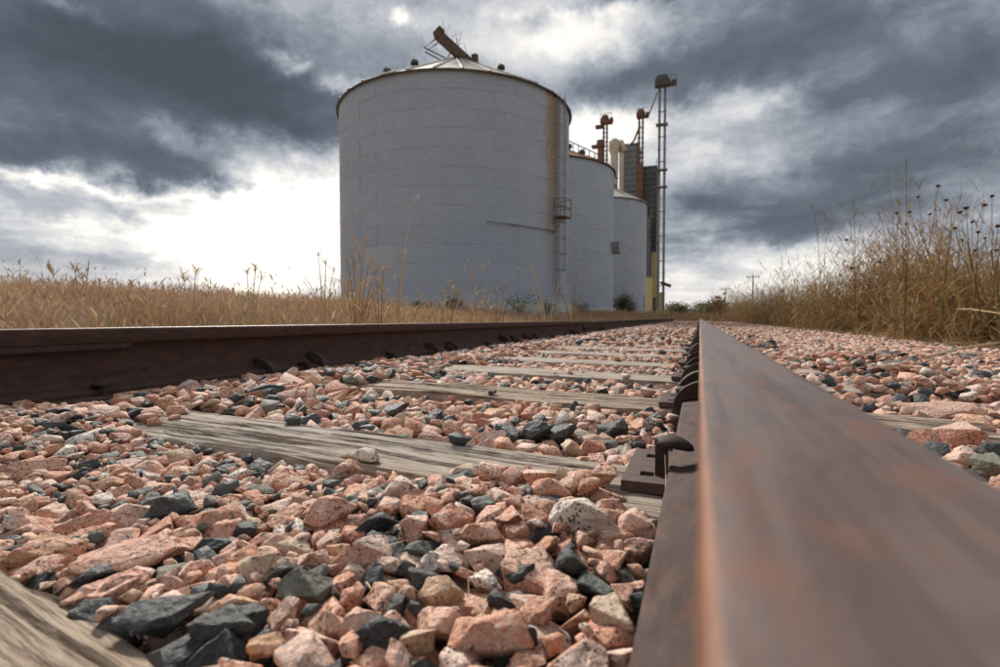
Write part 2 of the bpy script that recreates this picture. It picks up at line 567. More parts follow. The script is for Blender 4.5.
def galv_mat(name, cx, cy, stain=False, shade=1.0, wave=None):
    """galvanised sheet; the rust run under the ladder is a stain with its own shape on this bin"""
    m, gn, b = mat(name, 0.48, 0.55, 0.5)
    oi = gn.n('ShaderNodeObjectInfo')
    pos = gn.n('ShaderNodeNewGeometry').outputs['Position']
    c = gn.ramp(oi.outputs['Random'], [(0.0, (0.425, 0.455, 0.50)), (0.3, (0.45, 0.48, 0.525)), (0.6, (0.43, 0.46, 0.505)), (0.97, (0.46, 0.49, 0.535)), (1.0, (0.52, 0.525, 0.51))])
    c = gn.vm('MULTIPLY', c, (0.83 * shade, 0.875 * shade, 0.935 * shade))
    runs = gn.noise(gn.vm('MULTIPLY', pos, (2.2, 2.2, 0.16)), 1.0, 5, 0.65)
    c = gn.mix(gn.mapr(runs, 0.52, 0.75, 0, 0.35), c, (0.36, 0.37, 0.385))
    c = gn.mix(gn.mapr(gn.noise(pos, 1.1, 5, 0.6), 0.55, 0.75, 0, 0.25), c, (0.56, 0.57, 0.58))
    if stain:
        s3 = gn.n('ShaderNodeSeparateXYZ')
        gn.put(s3.inputs[0], pos)
        ang = gn.m('ARCTAN2', gn.m('SUBTRACT', s3.outputs[0], cx), gn.m('SUBTRACT', s3.outputs[1], cy))
        a0, wid, z0, z1 = stain
        d = gn.m('ABSOLUTE', gn.m('SUBTRACT', ang, a0))
        band = gn.mapr(gn.m('ADD', d, gn.m('MULTIPLY', gn.m('SUBTRACT', gn.noise(gn.vm('MULTIPLY', pos, (3, 3, 0.5)), 1, 4), 0.5), wid * 1.1)), wid * 0.5, wid, 1, 0)
        vert = gn.mapr(s3.outputs[2], z0, z1, 0.22, 1.0)
        dr = gn.mapr(gn.noise(gn.vm('MULTIPLY', pos, (5, 5, 0.22)), 1, 5, 0.65), 0.30, 0.55, 0.45, 1)
        k = gn.m('MULTIPLY', gn.m('MULTIPLY', band, vert), dr)
        c = gn.mix(gn.m('MULTIPLY', k, 0.95), c, gn.ramp(gn.noise(pos, 4, 4), [(0.3, (0.20, 0.125, 0.06)), (0.7, (0.36, 0.26, 0.15))]))
        gn.put(b.inputs['Metallic'], gn.m('SUBTRACT', 0.55, gn.m('MULTIPLY', k, 0.5)))
    gn.put(b.inputs['Base Color'], c)
    gn.put(b.inputs['Roughness'], gn.mapr(gn.noise(pos, 2.5, 4), 0.3, 0.7, 0.42, 0.6))
    return m


def plain(name, c0, c1, rough=0.7, metallic=0.0, scale=6.0, bs=0.2):
    m, gn, b = mat(name, rough, metallic)
    pos = gn.n('ShaderNodeNewGeometry').outputs['Position']
    gn.put(b.inputs['Base Color'], gn.ramp(gn.noise(pos, scale, 5, 0.65), [(0.3, c0), (0.7, c1)]))
    bump(gn, b, gn.noise(pos, scale * 5, 4), bs, 0.02)
    return m


M['concrete'] = plain('foundation_concrete', (0.36, 0.36, 0.35), (0.52, 0.52, 0.50), 0.9, 0, 2.0)
M['roofmetal'] = plain('streaked_roof_metal', (0.34, 0.27, 0.21), (0.54, 0.52, 0.48), 0.7, 0.05, 1.6)
M['rustroof'] = plain('rusty_red_roof', (0.21, 0.065, 0.04), (0.34, 0.125, 0.075), 0.7, 0.1, 1.2)
M['ruststeel'] = plain('rusty_tower_steel', (0.10, 0.05, 0.035), (0.20, 0.10, 0.065), 0.7, 0.2, 1.5)
M['greysteel'] = plain('grey_tower_steel', (0.16, 0.16, 0.165), (0.26, 0.255, 0.25), 0.55, 0.4, 1.5)
M['darksteel'] = plain('dark_tower_steel', (0.05, 0.048, 0.048), (0.10, 0.092, 0.088), 0.6, 0.3, 1.5)
M['cream'] = plain('chalky_cream_pipe', (0.42, 0.34, 0.25), (0.62, 0.56, 0.47), 0.7, 0.1, 1.0)
M['yellow'] = plain('faded_yellow_wall', (0.52, 0.43, 0.20), (0.62, 0.53, 0.28), 0.8, 0.0, 0.8)
M['conveyor'] = plain('rusted_conveyor_metal', (0.05, 0.036, 0.026), (0.15, 0.10, 0.07), 0.75, 0.2, 3.0)
M['bark'] = plain('grey_bark', (0.08, 0.06, 0.045), (0.14, 0.11, 0.085), 0.9, 0, 6.0)
M['polewood'] = plain('pole_wood', (0.10, 0.08, 0.065), (0.16, 0.13, 0.11), 0.9, 0, 3.0)

# ------------------------------------------------------------------ ground
TRACK_END = 33.0


def gz(X, Y):
    X = np.asarray(X, float)
    Y = np.asarray(Y, float)
    z = np.interp(X, [-60, -13, -6, -4.2, -2.7, 1.9, 2.6, 5, 30], [0.55, 0.55, 0.12, -0.10, -0.36, -0.36, -0.16, -0.02, 0.1])
    far = sstep((Y - TRACK_END + 3) / 8.0)
    ze = np.interp(X, [-60, -13, -4, 4, 30], [0.55, 0.55, 0.25, 0.20, 0.2])
    z = z * (1 - far) + ze * far
    z = z + (fbm(X * 0.35 + 50, Y * 0.35, 3, 5) - 0.5) * 0.14 * (np.abs(X) > 2.6)
    return z


ax = np.concatenate([-np.geomspace(3000, 12, 40), np.linspace(-11.5, 8, 50), np.geomspace(9, 3000, 40)])
ay = np.concatenate([-np.geomspace(600, 3, 14), np.linspace(-2.5, 60, 90), np.geomspace(62, 4500, 40)])
GX, GY = np.meshgrid(ax, ay)
GZ = gz(GX, GY)
nx, ny = len(ax), len(ay)
idx = np.arange(nx * ny).reshape(ny, nx)
quads = np.stack([idx[:-1, :-1], idx[:-1, 1:], idx[1:, 1:], idx[1:, :-1]], -1).reshape(-1, 4)
o = add('ground', npmesh('ground', np.stack([GX, GY, GZ], -1).reshape(-1, 3), quads, True), M['ground'])
tag(o, kind='structure')

# ballast bed: a rough sheet under the loose stones
bx = np.concatenate([np.linspace(-3.2, -1.6, 10), np.linspace(-1.5, 2.5, 110), np.linspace(2.6, 3.0, 4)])
by = np.concatenate([np.linspace(-2, 6, 180), np.linspace(6.1, TRACK_END + 1.5, 240)])
BXg, BYg = np.meshgrid(bx, by)


def bed_z(X, Y):
    z = np.interp(X, [-3.2, -2.4, -1.9, 2.1, 2.55, 3.0], [-0.45, -0.12, -0.05, -0.05, -0.13, -0.3])
    return z + (fbm(X * 9, Y * 9, 3, 11) - 0.5) * 0.03 - sstep((Y - TRACK_END + 0.5) / 2) * 0.3


BZg = bed_z(BXg, BYg)
nx, ny = len(bx), len(by)
idx = np.arange(nx * ny).reshape(ny, nx)
quads = np.stack([idx[:-1, :-1], idx[:-1, 1:], idx[1:, 1:], idx[1:, :-1]], -1).reshape(-1, 4)
ballast = add('ballast', npmesh('ballast', np.stack([BXg, BYg, BZg], -1).reshape(-1, 3), quads, True), M['grit'])
tag(ballast, kind='structure')

# ------------------------------------------------------------------ track: rails
PROF = [(0, 0), (70, 0), (70, 10), (66, 12.5), (40, 18), (22, 24), (12, 34), (9, 48), (8.5, 80), (9, 105), (13, 118), (22, 125), (33, 129),
        (34.5, 132), (34.5, 162), (34.2, 164.6), (33.2, 166.4), (31.5, 167.3), (26, 167.7), (14, 167.9), (0, 168)]


def rail_z(side, Y):
    if side == 'right':
        return np.interp(Y, [-2, 0, 4, 34], [0.018, 0.018, 0.017, 0.012])
    return np.interp(Y, [-2, 1, 4, 6.8, 7.4, 8.2, 12, 34], [0.033, 0.032, 0.024, 0.017, 0.012, 0.015, 0.018, 0.02])


def make_rail(side, xc, y0, y1, wear):
    ys = np.concatenate([np.arange(y0, 3, 0.03), np.arange(3, y1, 0.25), [y1]])
    ys = ys[(ys >= y0) & (ys <= y1)]
    half = [(x / 1000, z / 1000) for x, z in PROF]
    loop = half + [(-x, z) for x, z in half[::-1][1:-1]]
    k = len(loop)
    P = np.array(loop)
    V = np.zeros((len(ys), k, 3))
    dxy = (fbm(ys * 0.6, ys * 0 + 3, 3, 21) - 0.5) * 0.006
    V[:, :, 0] = xc + P[None, :, 0] + dxy[:, None] * np.minimum(1, np.maximum(0, ys - 1.0) / 4)[:, None]
    V[:, :, 1] = ys[:, None]
    V[:, :, 2] = P[None, :, 1] + rail_z(side, ys)[:, None]
    # lipped, battered head edge
    for i, (x, z) in enumerate(loop):
        if 0.128 < z < 0.166 and abs(x) > 0.02:
            nz = (fbm(ys * 14, ys * 0 + i * 0.35 + (5 if x > 0 else 0), 4, 31) - 0.5)
            V[:, i, 0] += math.copysign(1, x) * nz * wear
            V[:, i, 2] += nz * wear * 0.8
    idx = np.arange(len(ys) * k).reshape(len(ys), k)
    nxt = np.roll(idx, -1, axis=1)
    q = np.stack([idx[:-1], idx[1:], nxt[1:], nxt[:-1]], -1).reshape(-1, 4)
    me = npmesh('rail', V.reshape(-1, 3), q, True)
    bm = bmesh.new()
    bm.from_mesh(me)
    bm.verts.ensure_lookup_table()
    bm.faces.new([bm.verts[i] for i in idx[0]])
    bm.faces.new([bm.verts[i] for i in idx[-1]][::-1])
    bmesh.ops.recalc_face_normals(bm, faces=bm.faces)
    bm.to_mesh(me)
    bm.free()
    me.materials.append(M['rail'])
    me.materials.append(M['corner'])
    nq = (len(ys) - 1) * k
    mi = np.zeros(len(me.polygons), dtype=np.int32)
    # rounded gauge corner of the near rail is bare orange rust
    for i, (x, z) in enumerate(loop):
        x2, z2 = loop[(i + 1) % k]
        if side == 'right' and x < 0 and x2 < 0 and 0.1605 < (z + z2) / 2 < 0.1672:
            mi[np.arange(len(ys) - 1) * k + i] = 1
    me.polygons.foreach_set('material_index', mi)
    me.set_sharp_from_angle(angle=R(42))
    return me


XR = 0.0345                                   # centre of the near rail
XL = XR - 1.435 - 0.069                       # centre of the far (left) rail
rail_right = empty('rail', (XR, 0.3, 0))
add('rail_steel', make_rail('right', 0.0, -1.6 - 0.3 + 0.3, TRACK_END, 0.0006), None, rail_right, (0, -0.3, 0))
tag(rail_right, 'brown rusty rail running from the foreground at right straight to the horizon', 'rail', 'rails of the track')
JY = on_x(590, 322, XL + 0.04).y
rail_left = empty('rail', (XL, 0.3, 0))
add('rail_steel', make_rail('left', 0.0, -1.6, JY - 0.006, 0.0045), None, rail_left, (0, -0.3, 0))
tag(rail_left, 'dark rusty rail with battered top edge crossing in front of the grain bins', 'rail', 'rails of the track')
rail_far = empty('rail', (XL, JY, 0))
add('rail_steel', make_rail('left', 0.0, JY + 0.006, TRACK_END, 0.003), None, rail_far, (0, -JY, 0))
tag(rail_far, 'far rail length beyond the rail joint, ending in the distant grass', 'rail', 'rails of the track')


def joint_bar(parent, y0, y1, side, sgn, zb, base_y):
    """fish plate hugging the web, with bolts"""
    mb = MB()
    poly = [(0.010, 0.030), (0.034, 0.024), (0.040, 0.034), (0.030, 0.055), (0.026, 0.085), (0.032, 0.110), (0.030, 0.122), (0.011, 0.117)]
    mb.prism([(sgn * u, v) for u, v in poly], lambda u, v, t: (u, t, v), y0, y1)
    j = mb.build('joint_bar', M['iron'], parent, None, 0.002, (0, -base_y, zb))
    n = 4
    for i in range(n):
        y = y0 + (y1 - y0) * (i + 0.5) / n
        k = MB()
        k.tube([(sgn * 0.024, y, 0.072), (sgn * 0.048, y, 0.072)], 0.017, 6)
        k.tube([(sgn * 0.048, y, 0.072), (sgn * 0.062, y, 0.072)], 0.010, 8)
        k.build('bolt', M['iron'], j, 40)


joint_bar(rail_left, JY - 0.32, JY - 0.008, 'left', 1, float(rail_z('left', JY - 0.2)), 0.3)
joint_bar(rail_far, JY + 0.008, JY + 0.32, 'left', 1, float(rail_z('left', JY + 0.2)), JY)
yb = on_x(133, 346, XL + 0.035).y
mbx = MB()
mbx.prism([(0.008, 0.112), (0.026, 0.108), (0.031, 0.113), (0.031, 0.127), (0.020, 0.129), (0.008, 0.124)], lambda u, v, t: (u, t, v), -0.2, yb)
mbx.build('joint_bar', M['iron'], rail_left, None, 0.0015, (0, -0.3, 0.0325))

# ------------------------------------------------------------------ ties
TIE_L, TIE_W, TIE_H = 2.62, 0.212, 0.17
TIE_X = (XL + XR) / 2


def tie_mesh(seed, nu, nv, depth, brown=False, length=TIE_L):
    us = np.linspace(-length / 2, length / 2, nu)
    vs = np.linspace(-TIE_W / 2, TIE_W / 2, nv)
    U, Vv = np.meshgrid(us, vs)
    warp = (fbm(U * 2.5, Vv * 3, 3, seed) - 0.5) * 0.03
    a = fbm(U * 2.2, (Vv + warp) * 85, 3, seed + 3)
    b_ = fbm(U * 1.1 + 9, (Vv + warp) * 26, 3, seed + 9)
    z = -depth * 0.8 * sstep((0.52 - a) * 5) - depth * 2.4 * sstep((0.40 - b_) * 9)
    z += (fbm(U * 3, Vv * 9, 3, seed + 15) - 0.5) * depth * 2.0
    # rounded, frayed long edges
    e = TIE_W / 2 - np.abs(Vv)
    fr = fbm(U * 5, Vv * 0 + seed, 4, seed + 20)
    z -= np.clip(0.022 - e, 0, 1) ** 2 * 9 * (0.4 + 1.4 * fr)
    Y = Vv + np.sign(Vv) * (np.abs(Vv) > TIE_W / 2 - 0.004) * (fbm(U * 7, Vv * 0, 4, seed + 30) - 0.5) * 0.02
    top = np.stack([U, Y, z], -1).reshape(-1, 3)
    idx = np.arange(nu * nv).reshape(nv, nu)
    q = [np.stack([idx[:-1, :-1], idx[:-1, 1:], idx[1:, 1:], idx[1:, :-1]], -1).reshape(-1, 4)]
    bd = np.concatenate([idx[0, :], idx[1:, -1], idx[-1, ::-1][1:], idx[::-1, 0][1:-1]])
    off = nu * nv
    V = [top]
    levels = [-0.02, -0.05, -TIE_H]
    prev = bd
    for lv in levels:
        low_ = top[bd].copy()
        low_[:, 2] = lv + (0 if lv == -TIE_H else 1) * (fbm(low_[:, 0] * 4, low_[:, 0] * 0 + lv * 300, 3, seed + 41) - 0.5) * 0.008
        low_[:, 1] += (fbm(low_[:, 0] * 6, low_[:, 0] * 0 + lv * 90, 3, seed + 44) - 0.5) * 0.012
        V.append(low_)
        cur = np.arange(off, off + len(bd))
        off += len(bd)
        n2 = np.roll(cur, -1)
        p2 = np.roll(prev, -1)
        q.append(np.stack([prev, cur, n2, p2], -1))
        prev = cur
    me = npmesh('railroad_tie', np.concatenate(V), np.concatenate(q), True)
    me.set_sharp_from_angle(angle=R(50))
    me.materials.append(M['woodbrown'] if brown else M['wood'])
    return me


def tie_y_at(far_a, far_b):
    a = on_z(*far_a, 0.0)
    b2 = on_z(*far_b, 0.0)
    return a, b2


ties = []          # (center Y at TIE_X, skew)
for far_a, far_b in (((0, 565), (180, 667)), ((223, 416), (616, 462)), ((400, 381), (620, 394.5))):
    a, b2 = tie_y_at(far_a, far_b)
    sk = math.atan2(b2.y - a.y, b2.x - a.x)
    yc = a.y + (TIE_X - a.x) * math.tan(sk) - TIE_W / 2 / math.cos(sk)
    ties.append((yc, sk))
y = ties[-1][0]
while y < TRACK_END - 1.2:
    y += 0.615 + random.uniform(-0.04, 0.05)
    ties.append((y, R(random.uniform(-4.0, -1.0))))
ROLL = math.atan(0.0093)
TIE_LABELS = ['grey weathered tie cut off by the lower left corner of the picture',
              'wide grey cracked tie, second from the camera, with loose stones along both edges',
              'brown tie third from the camera, reaching the right rail beside a large anchor',
              'half buried tie fourth from the camera, a thin pale strip between pink stones'] + \
             ['narrow sunken tie, %s from the camera along the track' % w for w in ('fifth', 'sixth', 'seventh', 'eighth', 'ninth', 'tenth', 'eleventh', 'twelfth')]


def tie_z(X, k=0):
    return -(X - XR) * 0.0093


# anchors, spikes, plates (shared meshes)
mb = MB()
ang = [i * math.pi / 2 / 7 for i in range(8)]
poly = [(0.011, 0.062), (0.018, 0.066)] + [(0.018 + 0.077 * math.sin(t) ** 1.0, 0.066 - 0.074 * (1 - math.cos(t))) for t in ang[1:]] + \
       [(0.097, -0.022), (0.060, -0.030), (-0.06, -0.026), (-0.06, -0.003), (0.0705, -0.003), (0.0705, 0.013), (0.040, 0.0215), (0.024, 0.028), (0.013, 0.038)]
mb.prism(poly, lambda u, v, t: (u, t, v), -0.012, 0.012)
ANCHOR = mb.mesh('rail_anchor', None, 0.0025)
ANCHOR.materials.append(M['iron'])
mb = MB()
mb.prism([(0.012, 0.064), (0.02, 0.067), (0.09, 0.022), (0.094, 0.012), (0.075, 0.013), (0.04, 0.028)], lambda u, v, t: (u, t + (v - 0.01) * -0.25, v), 0.013, 0.030)
ANCHOR_LIP = mb.mesh('anchor_lip', None, 0.002)
ANCHOR_LIP.materials.append(M['iron'])


def anchor(parent, side, sgn, Y, base_y):
    z = float(rail_z(side, Y))
    o = add('rail_anchor', ANCHOR, None, parent, (0, Y - base_y, z))
    k = random.uniform(0.9, 1.12)
    o.scale = (sgn * random.uniform(0.95, 1.05), k, random.uniform(0.82, 1.08))
    o.rotation_euler = (random.uniform(-0.09, 0.09), 0, random.uniform(-0.10, 0.10))
    l = add('anchor_lip', ANCHOR_LIP, None, o)
    return o


# spike: shank and an overhanging rounded head; local origin at rail flange edge, head points toward -x (over the flange)
mb = MB()
mb.box((0.009, 0, -0.02), (0.016, 0.016, 0.10))
SPIKE_SHANK = mb.mesh('spike_shank')
V, Fq = [], []
bm = bmesh.new()
bmesh.ops.create_uvsphere(bm, u_segments=14, v_segments=8, radius=1.0)
for v in bm.verts:
    x, y_, z_ = v.co
    v.co = (x * 0.024 - 0.008 + (0.004 if x > 0 else 0), y_ * 0.019, (z_ * 0.011 if z_ > 0 else z_ * 0.005) + 0.034 - 0.12 * max(0, -x) * 0.05)
me = bpy.data.meshes.new('spike_head')
bm.to_mesh(me)
bm.free()
for p in me.polygons:
    p.use_smooth = True
SPIKE_HEAD = me
for mm in (SPIKE_SHANK, SPIKE_HEAD):
    mm.materials.append(M['iron'])
# tie plate with two punched square holes
def plate_mesh():
    L_, W_, T = 0.254, 0.175, 0.014
    xs = sorted({-L_ / 2, L_ / 2, -0.107, -0.089, 0.089, 0.107})
    ysl = sorted({-W_ / 2, W_ / 2, -0.058, -0.038, 0.038, 0.058})
    holes = [(-0.107, 0.038), (-0.107, -0.058), (0.089, -0.058), (0.089, 0.038)]
    bm = bmesh.new()
    vd = {}

    def vv(x, y, z):
        k = (round(x, 4), round(y, 4), round(z, 4))
        if k not in vd:
            vd[k] = bm.verts.new(k)
        return vd[k]
    for i in range(len(xs) - 1):
        for j in range(len(ysl) - 1):
            if any(abs(xs[i] - hx) < 1e-6 and abs(ysl[j] - hy) < 1e-6 for hx, hy in holes):
                continue
            bm.faces.new([vv(xs[i], ysl[j], 0), vv(xs[i + 1], ysl[j], 0), vv(xs[i + 1], ysl[j + 1], 0), vv(xs[i], ysl[j + 1], 0)])
    r = bmesh.ops.extrude_face_region(bm, geom=list(bm.faces))
    bmesh.ops.translate(bm, vec=(0, 0, T), verts=[v for v in r['geom'] if isinstance(v, bmesh.types.BMVert)])
    bmesh.ops.recalc_face_normals(bm, faces=bm.faces)
    me = bpy.data.meshes.new('tie_plate')
    bm.to_mesh(me)
    bm.free()
    me.materials.append(M['iron2'])
    return me


m, gn, b = mat('brown_plate_iron', 0.65, 0.0, 0.4)
pos = gn.n('ShaderNodeNewGeometry').outputs['Position']
gn.put(b.inputs['Base Color'], gn.ramp(gn.noise(pos, 60, 6, 0.7), [(0.3, (0.05, 0.03, 0.024)), (0.55, (0.09, 0.055, 0.044)), (0.8, (0.14, 0.075, 0.05))]))
bump(gn, b, gn.noise(pos, 260, 5, 0.7), 0.3, 0.002)
M['iron2'] = m
PLATE = plate_mesh()
tie_low = tie_mesh(77, 70, 10, 0.002)
for i, (yc, sk) in enumerate(ties):
    me = tie_mesh(100 + i * 7, 420, 120, 0.0065, i != 1) if i < 3 else tie_low
    t = empty('railroad_tie', (TIE_X, yc, 0))
    lab = TIE_LABELS[i] if i < len(TIE_LABELS) else 'weathered tie sunk in the pink ballast farther down the track'
    tag(t, lab, 'railroad tie', 'ties under the rails')
    beam = add('timber', me, None, t)
    beam.rotation_euler = (0, ROLL, sk)
    zoff = float(tie_z(TIE_X))
    beam.location = (0, 0, zoff - (0.004 if i > 3 else 0))
    # seat the timber against both plates
    for side, xc, s in (('right', XR, 1), ('left', XL, -1)):
        Yt = yc + (xc - TIE_X) * math.tan(sk)
        if Yt > TRACK_END - 0.4:
            continue
        zr = float(rail_z(side, Yt))
        parent_rail = rail_right if side == 'right' else (rail_left if Yt < JY else rail_far)
        base_y = 0.3 if parent_rail is not rail_far else JY
        if i < 14:
            shift = 0.06 if (i == 1 and side == 'right') else 0.0
            pl = add('tie_plate', PLATE, None, t, (xc - TIE_X, Yt - yc + shift, zr - 0.0145))
            # spikes: two per rail, one on each side
            for sg, dy_ in ((1, 0.048), (-1, -0.045 if (i == 1 and side == 'right') else -0.048)):
                lift = 0.016 if (i == 1 and side == 'right' and sg < 0) else 0.0
                gx = xc + sg * 0.0705
                sh = add('spike_shank', SPIKE_SHANK, None, pl, (gx - xc, dy_, 0.0165 + lift))
                hd = add('spike_head', SPIKE_HEAD, None, pl, (gx - xc, dy_, 0.0165 - 0.010 + lift))
                if sg < 0:
                    sh.rotation_euler = hd.rotation_euler = (0, 0, math.pi)
        inner = -1 if side == 'right' else 1
        if i in ((2, 3, 4, 5, 6, 7, 8, 10, 11, 13, 15, 17, 20) if side == 'right' else (2, 4, 6, 7, 10, 13)):
            for d_ in (-0.13, 0.13):
                Ya = Yt + d_ + random.uniform(-0.01, 0.01)
                pr = rail_right if side == 'right' else (rail_left if Ya < JY else rail_far)
                anchor(pr, side, inner, Ya, 0.3 if pr is not rail_far else JY)

# ------------------------------------------------------------------ ballast stones


def stone_proto(seed, fine):
    rs = np.random.default_rng(seed)
    n = rs.integers(9, 15)
    p = rs.normal(size=(n, 3))
    p /= np.linalg.norm(p, axis=1)[:, None]
    p *= rs.uniform(0.82, 1.0, size=(n, 1))
    bm = bmesh.new()
    for q in p:
        bm.verts.new(q)
    bmesh.ops.convex_hull(bm, input=bm.verts)
    for v in [v for v in bm.verts if not v.link_faces]:
        bm.verts.remove(v)
    bmesh.ops.dissolve_limit(bm, angle_limit=R(14), verts=bm.verts, edges=bm.edges)
    if fine:
        bmesh.ops.bevel(bm, geom=list(bm.edges), offset=0.045, segments=1, affect='EDGES', profile=0.5, clamp_overlap=True)
    bmesh.ops.triangulate(bm, faces=bm.faces)
    if fine == 2:
        for _ in range(3):
            long = [e for e in bm.edges if e.calc_length() > 0.24]
            if long:
                bmesh.ops.subdivide_edges(bm, edges=long, cuts=1)
                bmesh.ops.triangulate(bm, faces=bm.faces)
        off = Vector((seed * 3.1, seed * 1.7, 0))
        for v in bm.verts:
            nrm_ = v.co.normalized()
            v.co += nrm_ * (mnoise.fractal(v.co * 1.5 + off, 0.9, 2.1, 3) * 0.085 + mnoise.noise(v.co * 5.5 + off) * 0.032 - 0.01)
    # fill the unit box exactly
    cs = np.array([v.co[:] for v in bm.verts])
    lo, hi = cs.min(0), cs.max(0)
    for v in bm.verts:
        v.co = Vector([(v.co[k] - (lo[k] + hi[k]) / 2) / (hi[k] - lo[k]) * 2 for k in range(3)])
    bmesh.ops.recalc_face_normals(bm, faces=bm.faces)
    me = bpy.data.meshes.new('stone')
    bm.to_mesh(me)
    bm.free()
    return me


NP = 22
fine_protos = {}
for ki, kname in enumerate(KINDS):
    fine_protos[kname] = []
base_fine = [stone_proto(500 + i, 2) for i in range(NP)]
for me in base_fine:
    for p in me.polygons:
        p.use_smooth = True
    me.set_sharp_from_angle(angle=R(21))
for kname in KINDS:
    for me in base_fine:
        c_ = me.copy()
        c_.name = 'stone'
        c_.materials.append(M[kname])
        fine_protos[kname].append(c_)
mid_np, low_np = [], []
for i in range(NP):
    for lst, fn in ((mid_np, 1), (low_np, 0)):
        me = stone_proto(500 + i if fn else 900 + i, fn)
        v = np.zeros(len(me.vertices) * 3, dtype=np.float32)
        me.vertices.foreach_get('co', v)
        f_ = np.array([list(p.vertices) for p in me.polygons], dtype=np.int32)
        lst.append((v.reshape(-1, 3), f_))

# height map of the near heap
CELL = 0.004
X0, X1, Y0, Y1 = -1.62, 2.45, 0.02, 4.3
HNX, HNY = int((X1 - X0) / CELL), int((Y1 - Y0) / CELL)
hx = X0 + (np.arange(HNX) + 0.5) * CELL
hy = Y0 + (np.arange(HNY) + 0.5) * CELL
HXg, HYg = np.meshgrid(hx, hy)
HM = bed_z(HXg, HYg) - 0.016
BLOCK = np.zeros_like(HM, dtype=np.int8)        # 1 tie top, 2 rail
for (yc, sk) in ties:
    if yc > Y1 + 1:
        break
    u = (HXg - TIE_X) * math.cos(sk) + (HYg - yc) * math.sin(sk)
    w = -(HXg - TIE_X) * math.sin(sk) + (HYg - yc) * math.cos(sk)
    inside = (np.abs(w) < TIE_W / 2) & (np.abs(u) < TIE_L / 2)
    HM[inside] = np.maximum(HM[inside], tie_z(HXg[inside]))
    BLOCK[inside] = 1
    for xc in (XL, XR):
        Yt = yc + (xc - TIE_X) * math.tan(sk)
        pl = (np.abs(HXg - xc) < 0.130) & (np.abs(HYg - Yt) < 0.09)
        HM[pl] = np.maximum(HM[pl], 0.02)
        BLOCK[pl] = np.where(BLOCK[pl] == 2, 2, 3)
for xc in (XL, XR):
    rl = np.abs(HXg - xc) < 0.0715
    BLOCK[rl] = 2


def target(X, Y):
    """mean top of the heap"""
    z = -0.010 + (fbm(X * 3.0, Y * 3.0, 3, 61) - 0.5) * 0.028
    z = z - 0.006 * sstep((X + 0.26) / 0.12) * (X < 0.04)              # sunk beside the near rail
    z = z + 0.036 * sstep((-X - 0.85) / 0.3)                          # heaped towards the left rail
    z = z + 0.034 * np.exp(-(((X + 0.17) / 0.20) ** 2 + ((Y - 0.55) / 0.10) ** 2))   # small heap before the second tie
    return z


TG = target(HXg, HYg)
stones = []        # (x,y,z,a,b,c,yaw,tiltx,tilty,kind,proto)


def visible(x, y_):
    px, py, zc = proj((x, y_, 0))
    return zc > 0.1 and -60 < px < 1060 and py < 760


def drop(x, y_, a, b, c, yaw, force=False, on_tie=False):
    """rest a stone (half axes a,b,c) on the heap; returns its centre height or None"""
    r = max(a, b)
    i0, i1 = int((x - r - X0) / CELL), int((x + r - X0) / CELL) + 1
    j0, j1 = int((y_ - r - Y0) / CELL), int((y_ + r - Y0) / CELL) + 1
    if i0 < 0 or j0 < 0 or i1 >= HNX or j1 >= HNY:
        return None
    X = HXg[j0:j1, i0:i1] - x
    Y = HYg[j0:j1, i0:i1] - y_
    cs, sn = math.cos(yaw), math.sin(yaw)
    q = ((X * cs + Y * sn) / a) ** 2 + ((-X * sn + Y * cs) / b) ** 2
    ins = q < 0.9
    if not ins.any():
        return None
    bl = BLOCK[j0:j1, i0:i1][ins]
    if (bl == 2).any():
        return None
    if not force:
        ft = (bl == 1).mean()
        if ft > 0.12 and not on_tie:
            return None
        if (bl == 3).mean() > 0.3:
            return None
    s = np.sqrt(1 - q[ins])
    h = HM[j0:j1, i0:i1][ins]
    need = h + c * s * 0.9
    z = np.percentile(need, 72)
    if z + c > TG[j0:j1, i0:i1][ins].mean() + 0.010 + 0.35 * c and not force and not on_tie:
        return None
    return z, (j0, j1, i0, i1, ins, s)


def commit(z, c, info):
    j0, j1, i0, i1, ins, s = info
    sub = HM[j0:j1, i0:i1]
    sub[ins] = np.maximum(sub[ins], z + c * s * 0.92)


